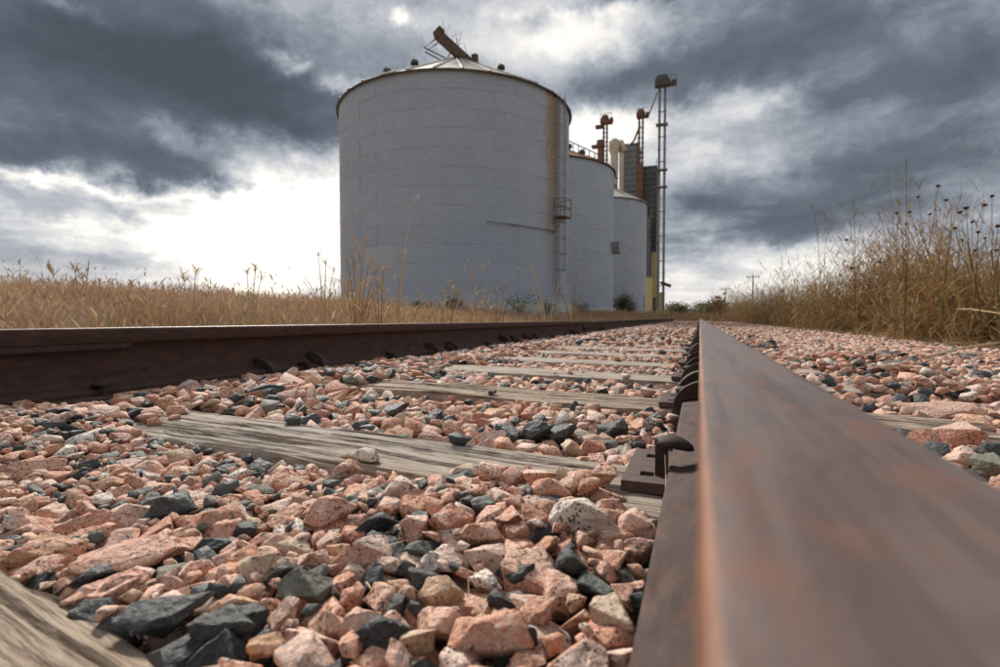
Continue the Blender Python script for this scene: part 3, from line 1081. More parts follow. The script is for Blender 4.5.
# stones one can name in the photograph: px, py, width px, height px, kind
HEROES = [
    (492, 645, 95, 60, 'pink'), (385, 648, 62, 45, 'dark'), (583, 545, 74, 46, 'pale'), (570, 577, 38, 58, 'dark'), (308, 607, 64, 48, 'green'),
    (364, 572, 62, 46, 'pink'), (282, 588, 36, 34, 'dark'), (165, 632, 92, 42, 'dark'), (222, 645, 66, 42, 'dark'), (88, 583, 62, 34, 'dark'),
    (135, 565, 108, 42, 'pink'), (45, 558, 72, 46, 'pink'), (172, 513, 50, 40, 'dark'), (118, 597, 56, 36, 'pink'), (255, 585, 40, 56, 'buff'),
    (220, 525, 60, 36, 'pink'), (95, 525, 70, 30, 'pink'), (330, 535, 54, 50, 'pink'), (375, 545, 52, 30, 'dark'), (440, 607, 52, 50, 'buff'),
    (636, 606, 26, 56, 'dark'), (610, 625, 46, 52, 'buff'), (540, 622, 44, 48, 'pink'), (500, 608, 40, 32, 'dark'), (480, 555, 52, 30, 'pink'),
    (450, 548, 50, 40, 'pink'), (404, 515, 48, 34, 'pink'), (552, 515, 50, 38, 'pink'), (600, 505, 62, 36, 'pink'), (650, 505, 36, 28, 'green'),
    (636, 545, 42, 46, 'pink'), (485, 532, 28, 22, 'green'), (458, 495, 34, 22, 'dark'), (560, 440, 36, 32, 'dark'), (538, 440, 36, 30, 'dark'),
    (508, 438, 30, 22, 'dark'), (612, 432, 34, 38, 'dark'), (270, 655, 46, 28, 'pink'), (330, 640, 44, 36, 'pink'), (420, 650, 40, 36, 'buff'),
    (212, 552, 40, 26, 'dark'), (180, 462, 32, 20, 'buff'), (105, 500, 22, 20, 'pale'), (85, 470, 26, 18, 'dark'), (30, 475, 60, 24, 'pink'),
    (395, 410, 30, 20, 'dark'), (268, 402, 36, 16, 'dark'), (345, 480, 40, 34, 'pink'), (30, 525, 46, 24, 'pink'), (62, 436, 26, 14, 'dark'),
    (895, 368, 22, 16, 'dark'), (870, 388, 34, 16, 'dark'), (960, 438, 44, 34, 'pink'), (990, 468, 34, 24, 'green'), (940, 410, 70, 22, 'pink'),
    (890, 356, 30, 10, 'dark'), (992, 455, 30, 26, 'dark'), (590, 465, 44, 26, 'pink'), (640, 472, 34, 20, 'pink'), (625, 450, 24, 18, 'pale'),
    (315, 575, 36, 28, 'pink'), (235, 622, 50, 30, 'pink'), (435, 575, 30, 34, 'pale'), (655, 575, 30, 40, 'pink'), (520, 585, 34, 28, 'dark'),
]
HERO_MASK = np.zeros_like(HM, dtype=bool)


def heroes():
    for (px, py, w, h, kind) in sorted(HEROES, key=lambda t: -t[1]):
        zs = -0.010
        P = on_z(px, py, zs)
        zc = proj(P)[2]
        a = w * zc / F / 2 * 0.95
        hh = h * zc / F
        # split the pictured height between standing height and depth
        tanel = (py - VPY) / F
        c = min(hh * 0.42, a * 0.8)
        dep = max((hh - 1.5 * c) / max(tanel, 0.15) / 2, a * 0.55)
        b = min(dep, a * 0.95)
        yaw = YAW + math.atan((500 - px) / F) * 0.9 + random.uniform(-0.12, 0.12)
        res = drop(P.x, P.y, a, b, c, yaw, force=True)
        if res is None:
            continue
        z, info = res
        z = min(max(z, float(target(P.x, P.y)) + 0.05 * c), float(target(P.x, P.y)) + 0.40 * c)
        commit(z, c, info)
        j0, j1, i0, i1, ins, s = info
        HERO_MASK[j0:j1, i0:i1][ins] = True
        stones.append((P.x, P.y, z, a, b, c, yaw, random.uniform(-0.15, 0.15), random.uniform(-0.2, 0.2), kind, random.randrange(NP), 1))


def rand_kind():
    t = random.random()
    return 'pink' if t < 0.75 else 'dark' if t < 0.92 else 'buff' if t < 0.955 else 'pale' if t < 0.975 else 'green'


def fill(n, smin, smax, tilt, box=None, on_tie=False):
    box = box or (X0 + 0.05, X1 - 0.05, Y0 + 0.05, Y1 - 0.05)
    k = 0
    for _ in range(n):
        # denser sampling near the camera
        best = None
        a = random.uniform(smin, smax) * (1.25 if random.random() < 0.12 else 1)
        b = a * random.uniform(0.62, 0.95)
        c = a * random.uniform(0.42, 0.72)
        yaw = random.uniform(0, math.pi)
        for t in range(3):
            Y = random.uniform(box[2], box[3])
            X = random.uniform(box[0], box[1])
            if X < -1.44 or not visible(X, Y):
                continue
            i, j = int((X - X0) / CELL), int((Y - Y0) / CELL)
            if HERO_MASK[j, i] or BLOCK[j, i] == 2:
                continue
            hgt = HM[j, i] - TG[j, i]
            if best is None or hgt < best[0]:
                best = (hgt, X, Y)
        if best is None:
            continue
        _, X, Y = best
        res = drop(X, Y, a, b, c, yaw, on_tie=on_tie)
        if res is None:
            continue
        z, info = res
        j0, j1, i0, i1, ins, s = info
        if HERO_MASK[j0:j1, i0:i1][ins].mean() > 0.22:
            continue
        commit(z, c, info)
        stones.append((X, Y, z, a, b, c, yaw, random.uniform(-tilt, tilt), random.uniform(-tilt, tilt), rand_kind(), random.randrange(NP), 0))
        k += 1
    return k


NEAR = (-1.42, -0.03, 0.1, 0.8)
MIDZ = (-1.42, -0.03, 0.75, 2.4)
fill(5000, 0.017, 0.032, 0.3)                   # lower layer
fill(2500, 0.014, 0.026, 0.3, NEAR)
heroes()
cnt = [fill(1800, 0.021, 0.036, 0.7, NEAR), fill(4000, 0.014, 0.027, 0.75, NEAR), fill(4500, 0.019, 0.038, 0.7, MIDZ), fill(9000, 0.016, 0.037, 0.6), fill(5000, 0.009, 0.017, 0.6, NEAR), fill(6000, 0.010, 0.020, 0.5),
       fill(2500, 0.006, 0.011, 0.5, NEAR), fill(900, 0.012, 0.022, 0.5, (-0.16, -0.03, 0.1, 1.2))]
print('accepted', cnt)

# loose pieces lying on the ties
def on_tie_stones():
    for (yc, sk) in ties[1:6]:
        for _ in range(22):
            u = random.uniform(-0.95, 0.9)
            w = random.choice((-1, 1)) * random.uniform(0.055, 0.105)
            if random.random() < 0.2:
                w = random.uniform(-0.1, 0.1)
            X = TIE_X + u * math.cos(sk) - w * math.sin(sk)
            Y = yc + u * math.sin(sk) + w * math.cos(sk)
            heap = X < -1.0 or X > 0.35
            if not heap and random.random() < 0.55:
                continue
            a = random.uniform(0.007, 0.024)
            if not (visible(X, Y)):
                continue
            res = drop(X, Y, a, a * 0.8, a * 0.6, 0.0, on_tie=True)
            if res is None:
                continue
            z, info = res
            commit(z, a * 0.6, info)
            stones.append((X, Y, z, a, a * 0.8, a * 0.6, 0.0, 0.2, 0.1, rand_kind(), random.randrange(NP), 0))


on_tie_stones()
yc, sk = ties[1]
for _ in range(45):
    X = random.uniform(-0.30, -0.09)
    w = -0.108 + abs(random.gauss(0, 0.028)) * (1 + 0.8 * (X + 0.3) / 0.2)
    Y = yc + (X - TIE_X) * math.tan(sk) + w
    a = random.uniform(0.010, 0.026)
    res = drop(X, Y, a, a * 0.8, a * 0.6, 0.4, on_tie=True)
    if res is None or res[0] + a * 0.6 > 0.036:
        continue
    commit(res[0], a * 0.6, res[1])
    stones.append((X, Y, res[0], a, a * 0.8, a * 0.6, 0.4, random.uniform(-.4, .4), random.uniform(-.4, .4), rand_kind(), random.randrange(NP), 0))
# heap covering the left end of the ties and the tie ends right of the track
for (yc, sk) in ties[:6]:
    for _ in range(420):
        side = random.random() < 0.55 or abs(yc - ties[2][0]) < 0.01
        X = random.uniform(-1.42, -1.02) if side else random.uniform(0.30, 0.95)
        Y = yc + (X - TIE_X) * math.tan(sk) + random.uniform(-0.11, 0.11)
        if side and random.random() < (X + 1.36) / 0.36:
            continue
        if not side and random.random() > (X - 0.25) / 0.6:
            continue
        a = random.uniform(0.012, 0.03)
        if not visible(X, Y):
            continue
        res = drop(X, Y, a, a * 0.8, a * 0.55, 0.3, on_tie=True)
        if res is None:
            continue
        z, info = res
        if z + a * 0.55 > 0.045:
            continue
        commit(z, a * 0.55, info)
        stones.append((X, Y, z, a, a * 0.8, a * 0.55, 0.3, random.uniform(-.3, .3), random.uniform(-.3, .3), rand_kind(), random.randrange(NP), 0))


def stone_matrix(s):
    x, y_, z, a, b, c, yaw, tx, ty = s[:9]
    return Matrix.Translation((x, y_, z)) @ Matrix.Rotation(yaw, 4, 'Z') @ Matrix.Rotation(tx, 4, 'X') @ Matrix.Rotation(ty, 4, 'Y') @ Matrix.Diagonal((a, b, c, 1))


def show(s):
    px, py, zc = proj((s[0], s[1], s[2]))
    if not (-20 < px < 1020 and py < 690):
        return 0
    # buried ones show little
    i, j = int((s[0] - X0) / CELL), int((s[1] - Y0) / CELL)
    buried = HM[j, i] - (s[2] + s[5] * 0.92)
    return (10 if s[11] else 1) * s[3] * s[3] / (zc * zc) * (0.05 if buried > 0.004 else 1)


order = sorted(range(len(stones)), key=lambda i: -show(stones[i]))
single = set(order[:300])
for i in order[:300]:
    s = stones[i]
    o = bpy.data.objects.new('stone', fine_protos[s[9]][s[10]])
    col.objects.link(o)
    o.parent = ballast
    o.matrix_world = stone_matrix(s)


def joined(lst, protos, name):
    """lst of (matrix 4x4, kind index, proto index) -> one mesh object"""
    Vs, Fs, Ms, off = [], [], [], 0
    for (mx, ki, pi) in lst:
        v, f_ = protos[pi]
        A = np.array(mx)
        Vs.append(v @ A[:3, :3].T + A[:3, 3])
        Fs.append(f_ + off)
        Ms.append(np.full(len(f_), ki, dtype=np.int32))
        off += len(v)
    me = npmesh(name, np.concatenate(Vs), np.concatenate(Fs))
    for kname in KINDS:
        me.materials.append(M[kname])
    me.polygons.foreach_set('material_index', np.concatenate(Ms))
    return me


rest = [(stone_matrix(s), KINDS.index(s[9]), s[10]) for i, s in enumerate(stones) if i not in single]
o = add('gravel', joined(rest, mid_np, 'gravel'), None, ballast)
tag(o, kind='stuff')

# farther stones, thinner and simpler
far_list = []
tie_far = [(yc, sk) for yc, sk in ties]
yy = np.array([t[0] for t in ties])


def far_stone(X, Y, a):
    k = int(np.argmin(np.abs(yy - Y)))
    ontie = False
    for kk in (k - 1, k, k + 1):
        if 0 <= kk < len(ties):
            yc, sk = ties[kk]
            if abs(Y - yc - (X - TIE_X) * math.tan(sk)) < TIE_W / 2 + 0.01 and abs(X - TIE_X) < TIE_L / 2:
                ontie = True
    if ontie and random.random() > (0.10 if -0.9 < X < -0.15 else 0.45) + min(0.4, max(0, Y - 6) * 0.05):
        return
    b, c = a * random.uniform(0.65, 1), a * random.uniform(0.45, 0.75)
    z = float(target(np.array(X), np.array(Y))) - 0.010 + random.uniform(-0.014, 0.010) - c * 0.3
    if ontie:
        z = 0.002 + c * 0.7
    if X > 2.0:
        z = float(bed_z(np.array(X), np.array(Y))) + c * 0.4
    mx = Matrix.Translation((X, Y, z)) @ Matrix.Rotation(random.uniform(0, 6.28), 4, 'Z') @ Matrix.Rotation(random.uniform(-.45, .45), 4, 'X') @ Matrix.Diagonal((a, b, c, 1))
    far_list.append((mx, KINDS.index(rand_kind()), random.randrange(NP)))


def fx(Y):
    return -1.42 if Y < 60 else -1.42


def far_region(y0, y1, dens, smin, smax):
    xr = 2.5
    n = int((y1 - y0) * (xr + 1.42) * dens)
    for _ in range(n):
        Y = random.uniform(y0, y1)
        X = random.uniform(-1.42, xr)
        if abs(X - XR) < 0.085 or X < XL + 0.085:
            continue
        px, py, zc = proj((X, Y, 0))
        if px < -30 or px > 1030:
            continue
        far_stone(X, Y, random.uniform(smin, smax))


far_region(4.2, 9, 850, 0.016, 0.038)
far_region(9, 16, 520, 0.02, 0.042)
far_region(16, TRACK_END, 300, 0.026, 0.05)
# the near right strip beyond the height map
o = add('gravel', joined(far_list, low_np, 'gravel'), None, ballast)
tag(o, kind='stuff')
print('stones', len(stones), 'far', len(far_list))

# ------------------------------------------------------------------ grain bins


def panel_mesh(Rr, arc, h, waves, seg_per, nseg, amp):
    """one corrugated curved sheet, centred on +Y, base at z = 0"""
    nz = waves * seg_per + 1
    zs = np.linspace(0, h, nz)
    th = np.linspace(-arc / 2, arc / 2, nseg + 1)
    T, Z = np.meshgrid(th, zs)
    rr = Rr + amp * np.cos(Z / h * waves * 2 * math.pi) + 0.0015 * (1 - Z / h)
    V = np.stack([rr * np.sin(T), rr * np.cos(T), Z], -1).reshape(-1, 3)
    idx = np.arange(V.shape[0]).reshape(nz, nseg + 1)
    q = np.stack([idx[:-1, 1:], idx[:-1, :-1], idx[1:, :-1], idx[1:, 1:]], -1).reshape(-1, 4)
    return npmesh('wall_panel', V, q, True)


def grain_bin(label, cx, cy, Rr, zb, eave, rings, around, roof_rise, roof_m, wall_m, waves, nroof, seam=0.012):
    root = empty('grain_bin', (cx, cy, zb))
    tag(root, label, 'grain bin', 'round steel grain bins in a row')
    H = eave - zb - 0.55
    h = H / rings
    fm = MB()
    fm.tube([(0, 0, -0.6), (0, 0, 0.53)], Rr + 0.25, 48)
    fm.build('foundation', M['concrete'], root, 40)
    arc = 2 * math.pi / around
    pm = panel_mesh(Rr, arc + 0.06 / Rr, h, waves, 5, 6, 0.013)
    pm.materials.append(wall_m)
    for k in range(rings):
        for j in range(around):
            p = add('wall_panel', pm, None, root)
            a = (j + 0.5 * (k % 2)) * arc
            # sheets lap like shingles: alternate ones sit slightly proud
            p.location = (0, 0, 0.55 + k * h)
            p.rotation_euler = (0, 0, a)
            s_ = 1 + (0.008 if j % 2 else 0.0) / Rr
            p.scale = (s_, s_, 1)
    # roof of ribbed sectors
    over = 0.18
    n = nroof
    a = math.pi / n
    r0, r1 = 0.55, Rr + over
    z0 = eave - zb + roof_rise
    ze = eave - zb - roof_rise * over / Rr + 0.03
    me_v, me_f = [], []
    def rp(r, t, dz=0.0):
        zz = z0 + (ze - z0) * (r - r0) / (r1 - r0)
        return (r * math.sin(t), r * math.cos(t), zz + dz)
    mb = MB()
    mb.v += [Vector(rp(r0, -a)), Vector(rp(r0, a)), Vector(rp(r1, a)), Vector(rp(r1, -a)),
             Vector(rp(r0, -a, -0.04)), Vector(rp(r0, a, -0.04)), Vector(rp(r1, a, -0.07)), Vector(rp(r1, -a, -0.07))]
    mb.f += [[0, 1, 2, 3], [7, 6, 5, 4], [3, 2, 6, 7], [0, 4, 5, 1]]
    mb.tube([rp(r0, a, 0.02), rp(r1 + 0.02, a, 0.03)], 0.06, 5)
    rm = mb.mesh('roof_panel')
    rm.materials.append(roof_m)
    for j in range(n):
        p = add('roof_panel', rm, None, root)
        p.rotation_euler = (0, 0, 2 * math.pi * j / n)
    cap = MB()
    cap.tube([(0, 0, z0 - 0.15), (0, 0, z0 + 0.05)], 0.62, 20)
    cap.tube([(0, 0, z0 + 0.05), (0, 0, z0 + 0.12)], [0.62, 0.3], 20)
    cap.build('roof_cap', roof_m, root, 40)
    er = MB()
    er.tube([((Rr + over - 0.02) * math.sin(t), (Rr + over - 0.02) * math.cos(t), ze - 0.04) for t in [2 * math.pi * i / 64 for i in range(65)]], 0.05, 6)
    er.build('eave_trim', M['darksteel'], root, 40)
    return root, z0


# bin 1
D1 = 36.0
cpx = (341 + 568) / 2
aL = math.atan((341 - 500) / F)
aR = math.atan((568 - 500) / F)
half = (aR - aL) / 2
mid = (aR + aL) / 2 - YAW
R1 = D1 * math.sin(half)
C1 = (D1 * math.sin(mid), D1 * math.cos(mid))
E1 = 0.369 * D1 + CAM.z
RISE1 = 3.95
ang_of = lambda C, P: math.atan2(P.x - C[0], P.y - C[1])


def hit_bin(px, py, C, Rr):
    """point where a pixel's ray meets the bin wall"""
    d = ray(px, py)
    ox, oy = CAM.x - C[0], CAM.y - C[1]
    A = d.x ** 2 + d.y ** 2
    B = 2 * (ox * d.x + oy * d.y)
    Cc = ox ** 2 + oy ** 2 - Rr ** 2
    disc = max(B * B - 4 * A * Cc, 0)
    t = (-B - math.sqrt(disc)) / (2 * A)
    return CAM + d * t


pst = hit_bin(554, 140, C1, R1)
a_st = ang_of(C1, pst)
w_st = abs(ang_of(C1, hit_bin(549, 140, C1, R1)) - ang_of(C1, hit_bin(559, 140, C1, R1))) / 2
wall1 = galv_mat('galvanised_sheet_near', C1[0], C1[1], (a_st, w_st * 1.6, 3.0, 10.0))
ZB1 = 0.62
bin1, z01 = grain_bin('largest grey corrugated grain bin in front with broken conveyor on its roof', C1[0], C1[1], R1, ZB1, E1, 12, 17, RISE1, M['roofmetal'], wall1, 11, 32)


def bl(P):
    return Vector(P) - Vector((C1[0], C1[1], ZB1))


# ladder with cage, platform and rust
def ladder(root, C, Rr, aL_, zt, zb_, base, parent_z):
    rad = Vector((math.sin(aL_), math.cos(aL_), 0))
    tan = Vector((math.cos(aL_), -math.sin(aL_), 0))
    p0 = rad * (Rr + 0.10)
    mb = MB()
    for s in (-0.22, 0.22):
        mb.tube([p0 + tan * s + Vector((0, 0, zb_ - base)), p0 + tan * s + Vector((0, 0, zt - base + 0.1))], 0.028, 5)
    z = zb_
    while z < zt:
        mb.tube([p0 - tan * 0.22 + Vector((0, 0, z - base)), p0 + tan * 0.22 + Vector((0, 0, z - base))], 0.016, 4)
        z += 0.32
    ld = mb.build('ladder', M['greysteel'], root, 40)
    cg = MB()
    z = zb_ + 1.5
    hoops = []
    while z < zt:
        pts = [p0 + tan * (0.36 * math.cos(t)) + rad * (0.05 + 0.42 * math.sin(t)) + Vector((0, 0, z - base)) for t in [math.pi * i / 8 for i in range(9)]]
        cg.tube(pts, 0.018, 4)
        z += 0.95
    for t in (0.5, 1.1, math.pi / 2, 2.04, 2.64):
        q = p0 + tan * (0.36 * math.cos(t)) + rad * (0.05 + 0.42 * math.sin(t))
        cg.tube([q + Vector((0, 0, zb_ + 1.5 - base)), q + Vector((0, 0, zt - base))], 0.012, 4)
    cg.build('safety_cage', M['greysteel'], ld, 40)
    return p0, rad, tan


pt_plat = hit_bin(558, 215, C1, R1)
a_lad = ang_of(C1, hit_bin(556.5, 215, C1, R1))
p0, rad, tan = ladder(bin1, C1, R1, a_lad, E1, 1.6, ZB1, 0)
zp = pt_plat.z - ZB1 - 0.25
pf = MB()
rotp = Matrix((tan, rad, Vector((0, 0, 1)))).transposed()
cpl = p0 + rad * 0.35 + tan * 0.1
pf.box(cpl + Vector((0, 0, zp)), (0.95, 0.7, 0.07), rotp)
for sx in (-0.46, 0.46):
    for sy in (-0.32, 0.33):
        q = cpl + tan * sx + rad * sy
        pf.tube([q + Vector((0, 0, zp)), q + Vector((0, 0, zp + 1.1))], 0.022, 4)
for hz_ in (0.55, 1.08):
    pf.tube([cpl + tan * -0.46 + rad * -0.32 + Vector((0, 0, zp + hz_)), cpl + tan * -0.46 + rad * 0.33 + Vector((0, 0, zp + hz_)), cpl + tan * 0.46 + rad * 0.33 + Vector((0, 0, zp + hz_)), cpl + tan * 0.46 + rad * -0.32 + Vector((0, 0, zp + hz_))], 0.022, 4)
pf.tube([cpl + tan * 0.5 + rad * 0.4 + Vector((0, 0, zp)), p0 + tan * 0.5 + Vector((0, 0, zp - 1.0)) - rad * 0.1], 0.03, 4)
pf.build('platform', M['ruststeel'], bin1)
# conduit sagging round the wall
pts = []
for i in range(25):
    t = i / 24
    px = 486 + (557 - 486) * t
    py = 221.5 + (231.5 - 221.5) * t ** 1.2
    P = hit_bin(px, py, C1, R1 + 0.07)
    pts.append(bl(P))
MB().tube(pts, 0.02, 5).build('conduit', M['darksteel'], bin1)
# hatch-like faded patch panels are sheets of another batch
# roof vents and the broken conveyor spout


def vent(root, P, base, s=1.0):
    mb = MB()
    mb.tube([P - base + Vector((0, 0, -0.25)), P - base + Vector((0, 0, 0.22 * s))], 0.17 * s, 8)
    mb.tube([P - base + Vector((0, 0, 0.20 * s)), P - base + Vector((0, 0, 0.30 * s)), P - base + Vector((-0.12 * s, -0.1 * s, 0.48 * s))], [0.33 * s, 0.34 * s, 0.16 * s], 8)
    mb.build('roof_vent', M['darksteel'], root, 40)


def on_roof(px, py, C, Rr, zeave, rise, z_apex):
    """march the pixel's ray to the cone"""
    d = ray(px, py)
    t = 5.0
    while t < 150:
        P = CAM + d * t
        r = math.hypot(P.x - C[0], P.y - C[1])
        if r < Rr:
            if P.z < zeave + rise * (1 - r / Rr):
                return P
        t += 0.05
    return None


apex1 = Vector((C1[0], C1[1], ZB1 + z01))
for (fx_, fr) in ((-0.82, 0.74), (-0.55, 0.62), (0.62, 0.62)):
    # angle around the roof measured from the side that faces the camera
    back = math.atan2(-C1[0], -C1[1])
    a = back - fx_
    r = R1 * fr
    P = Vector((C1[0] + r * math.sin(a), C1[1] + r * math.cos(a), E1 + RISE1 * (1 - fr) + 0.15))
    vent(bin1, P, Vector((C1[0], C1[1], ZB1)), 0.8)
# conveyor: a broken trough lying against the roof peak, dangling bracket
Yc = C1[1]
A = on_y(470, 64, Yc - 0.6)
B_ = on_y(437, 34, Yc - 1.4)
spout = empty('broken_conveyor', tuple(A))
tag(spout, 'rusty broken grain conveyor sticking up from the peak of the largest bin', 'conveyor')
ax_ = (B_ - A)
mb = MB()
L_ = ax_.length
dirn = ax_.normalized()
sidev = dirn.cross(Vector((0, 0, 1))).normalized()
upv = sidev.cross(dirn)
rotc = Matrix((sidev, dirn, upv)).transposed()
mb.box(ax_ * 0.5, (0.55, L_, 0.58), rotc)
mb.build('trough', M['conveyor'], spout, None, 0.05)
mb = MB()
mb.box(ax_ * 0.97 + upv * 0.1, (0.66, 0.45, 0.66), rotc)
mb.build('head_box', M['conveyor'], spout, None, 0.05)
mb = MB()
base_ = ax_ * 0.9 - upv * 0.3
for off_ in (-0.3, 0.3):
    mb.tube([base_ + sidev * off_, base_ + sidev * off_ - upv * 1.0 + dirn * 0.2, ax_ * 0.35 + sidev * off_ - upv * 0.8, ax_ * 0.15 + sidev * off_ - upv * 0.2], 0.05, 5)
mb.tube([ax_ * 0.5 - upv * 0.3, ax_ * 0.45 - upv * 0.95], 0.04, 5)
mb.build('bracket', M['conveyor'], spout)
mb = MB()
for i in range(9):
    t = random.uniform(0.05, 0.9)
    s0 = ax_ * t + upv * 0.28 + sidev * random.uniform(-.25, .25)
    s1 = s0 + Vector((random.uniform(-.3, .3), 0, random.uniform(0.3, 1.1)))
    mb.tube([s0, (s0 + s1) / 2 + Vector((random.uniform(-.1, .1), 0, 0)), s1], 0.014, 4)
mb.build('bent_rod', M['conveyor'], spout)
mb = MB()
mb.tube([Vector((0.0, 0, 0)), Vector((0.0, 0, -0.5))], 0.42, 12)
mb.tube([Vector((-0.7, 0.0, -0.15)), Vector((0.7, 0, -0.2))], 0.18, 8)
mb.box(Vector((0.35, 0, 0.25)), (0.35, 0.35, 0.55))
mb.build('transition', M['conveyor'], spout, 40)

# bins 2 and 3
R2, C2 = 7.5, (-15.5, 52.0)
t2 = on_y(613, 176, 50)
d2 = math.sqrt(C2[0] ** 2 + C2[1] ** 2 - R2 ** 2) * math.cos(math.atan(113 / F))
E2 = (VPY - 174) / F * d2 + CAM.z
wall2 = galv_mat('galvanised_sheet_middle', C2[0], C2[1], None, 0.86)
bin2, z02 = grain_bin('grey grain bin with rust red roof, middle of the three in the row', C2[0], C2[1], R2, 0.6, E2, 13, 17, 3.4, M['rustroof'], wall2, 5, 26)
# side box between bins 2 and 3
P = on_y(615, 248, 52.5)
mb = MB()
mb.box((0, 0, 0), (1.0, 1.4, 1.05))
mb.box((-0.9, 0, 0.1), (1.0, 0.6, 0.5))
o = mb.build('fan_box', M['greysteel'], bin2, None, 0.04)
o.location = P - Vector((C2[0], C2[1], 0.6)) + Vector((0.0, 0, 0))
R3, C3 = 6.5, (-13.0, 70.0)
d3 = math.sqrt(C3[0] ** 2 + C3[1] ** 2 - R3 ** 2) * math.cos(math.atan(146 / F))
E3 = (VPY - 205.5) / F * d3 + CAM.z
wall3 = galv_mat('galvanised_sheet_far', C3[0], C3[1], None, 0.84)
bin3, z03 = grain_bin('smallest grey grain bin of the row, with shiny metal roof', C3[0], C3[1], R3, 0.6, E3, 13, 15, 3.3, M['roofmetal'], wall3, 4, 24)
# vents on the roofs of bins 2 and 3
for root, C, Rr, E, rise, lst in ((bin2, C2, R2, E2, 3.4, ((0.75, 0.55), (0.35, 0.75), (1.2, 0.6))), (bin3, C3, R3, E3, 3.3, ((0.1, 0.6), (0.7, 0.5)))):
    back = math.atan2(-C[0], -C[1])
    for (fa, fr) in lst:
        a = back - fa
        r = Rr * fr
        P = Vector((C[0] + r * math.sin(a), C[1] + r * math.cos(a), E + rise * (1 - fr) + 0.15))
        vent(root, P, Vector((C[0], C[1], 0.6)), 1.2)
# conveyor handrail over the roof of bin 2
mb = MB()
P0 = on_y(568, 150, 50) - Vector((C2[0], C2[1], 0.6))
P1 = on_y(600, 165, 50) - Vector((C2[0], C2[1], 0.6))
for dz_ in (0, 0.9):
    mb.tube([P0 + Vector((0, 0, dz_)), P1 + Vector((0, 0, dz_))], 0.05, 5)
for i in range(7):
    q = P0.lerp(P1, i / 6)
    mb.tube([q - Vector((0, 0, 0.6)), q + Vector((0, 0, 0.9))], 0.04, 4)
mb.build('roof_stair', M['ruststeel'], bin2)

# ------------------------------------------------------------------ elevator structures behind


def siding_tower(name, label, px0, px1, ptop, pbot, Y, depth, m, pitch, cat='storage tower'):
    a = on_y(px0, ptop, Y)
    b2 = on_y(px1, ptop, Y)
    zt = a.z
    zb_ = 0.2 if pbot is None else on_y(px0, pbot, Y).z
    w = b2.x - a.x
    root = empty(name, ((a.x + b2.x) / 2, Y + depth / 2, zb_))
    tag(root, label, cat)
    n = max(3, int((zt - zb_) / pitch))
    h = (zt - zb_) / n
    mb = MB()
    for k in range(n):
        mb.box((0, 0, (k + 0.36) * h), (w, depth, h * 0.72))
        mb.box((0, 0, (k + 0.86) * h), (w - 0.22, depth - 0.22, h * 0.28))
    mb.build('ribbed_siding', m, root)
    c_ = MB()
    for sx in (-1, 1):
        c_.box((sx * (w / 2 - 0.02), -depth / 2 + 0.02, (zt - zb_) / 2 + 0.02), (0.18, 0.18, zt - zb_))
    c_.build('corner_post', M['darksteel'], root)
    r_ = MB()
    r_.box((0, 0, zt - zb_ + 0.12), (w + 0.2, depth + 0.2, 0.2))
    for sx in (-1, 1):
        for sy in (-1, 1):
            r_.tube([(sx * w / 2, sy * depth / 2, zt - zb_ + 0.2), (sx * w / 2, sy * depth / 2, zt - zb_ + 1.2)], 0.04, 4)
    r_.build('roof', M['greysteel'], root)
    return root


M['siding_grey'] = plain('blue_grey_siding', (0.15, 0.165, 0.185), (0.22, 0.235, 0.255), 0.6, 0.35, 0.6)
M['siding_dark'] = plain('dark_grey_siding', (0.085, 0.086, 0.088), (0.14, 0.138, 0.136), 0.65, 0.3, 0.6)
siding_tower('storage_tower', 'tall blue grey ribbed storage tower beside the cream duct', 620, 637.5, 146, None, 92, 6, M['siding_grey'], 0.95)
siding_tower('storage_tower', 'dark ribbed storage tower above the yellow building', 643, 656.5, 168, 253, 86, 4.5, M['siding_dark'], 0.85)
siding_tower('storage_tower', 'narrow dark tower with slatted side against the smallest bin', 646.5, 651, 218, 277, 84.5, 1.0, M['siding_grey'], 0.7)
# brown casing of the middle leg
P = on_y(640, 166, 85)
mb = MB()
wz = P.z
c_ = empty('leg_casing', (P.x, 85, 0.2))
tag(c_, 'rusty brown casing standing between the two ribbed storage towers', 'casing')
w_ = on_y(643.5, 166, 85).x - on_y(637, 166, 85).x
MB().box((0, 0, wz / 2), (w_, 1.2, wz)).build('casing_body', M['ruststeel'], c_, None, 0.05)
mb = MB()
for k in range(1, 18):
    mb.box((0, 0, wz * k / 18), (w_ + 0.12, 1.3, 0.09))
mb.build('flange', M['ruststeel'], c_)

# cream dust duct
ctop = on_y(616.5, 139, 90)
cbot = on_y(616.5, 200, 90)
duct = empty('dust_duct', (ctop.x, 90, cbot.z - 6))
tag(duct, 'cream stained dust duct with swollen head left of the grey tower', 'duct')
mb = MB()
hh = ctop.z - cbot.z + 6
mb.tube([(-0.35, 0, 0), (-0.35, 0, hh - 1.2)], 0.62, 14)
mb.tube([(0.85, 0.2, 0), (0.85, 0.2, hh - 2.4)], 0.38, 12)
mb.build('pipe', M['cream'], duct, 40)
mb = MB()
mb.tube([(-0.35, 0, hh - 2.6), (-0.35, 0, hh - 1.8), (-0.35, 0, hh - 0.4), (-0.35, 0, hh)], [0.63, 0.95, 0.92, 0.5], 14)
mb.tube([(-0.35, 0, hh - 1.0), (0.8, 0, hh - 0.6), (1.35, 0.2, hh - 2.0)], 0.45, 10)
mb.build('cyclone_head', M['cream'], duct, 40)
mb = MB()
for k in range(6):
    mb.tube([(-0.35, 0, 1 + k * 1.7), (-0.35, 0, 1.15 + k * 1.7)], 0.70, 14)
mb.build('band', M['ruststeel'], duct, 40)

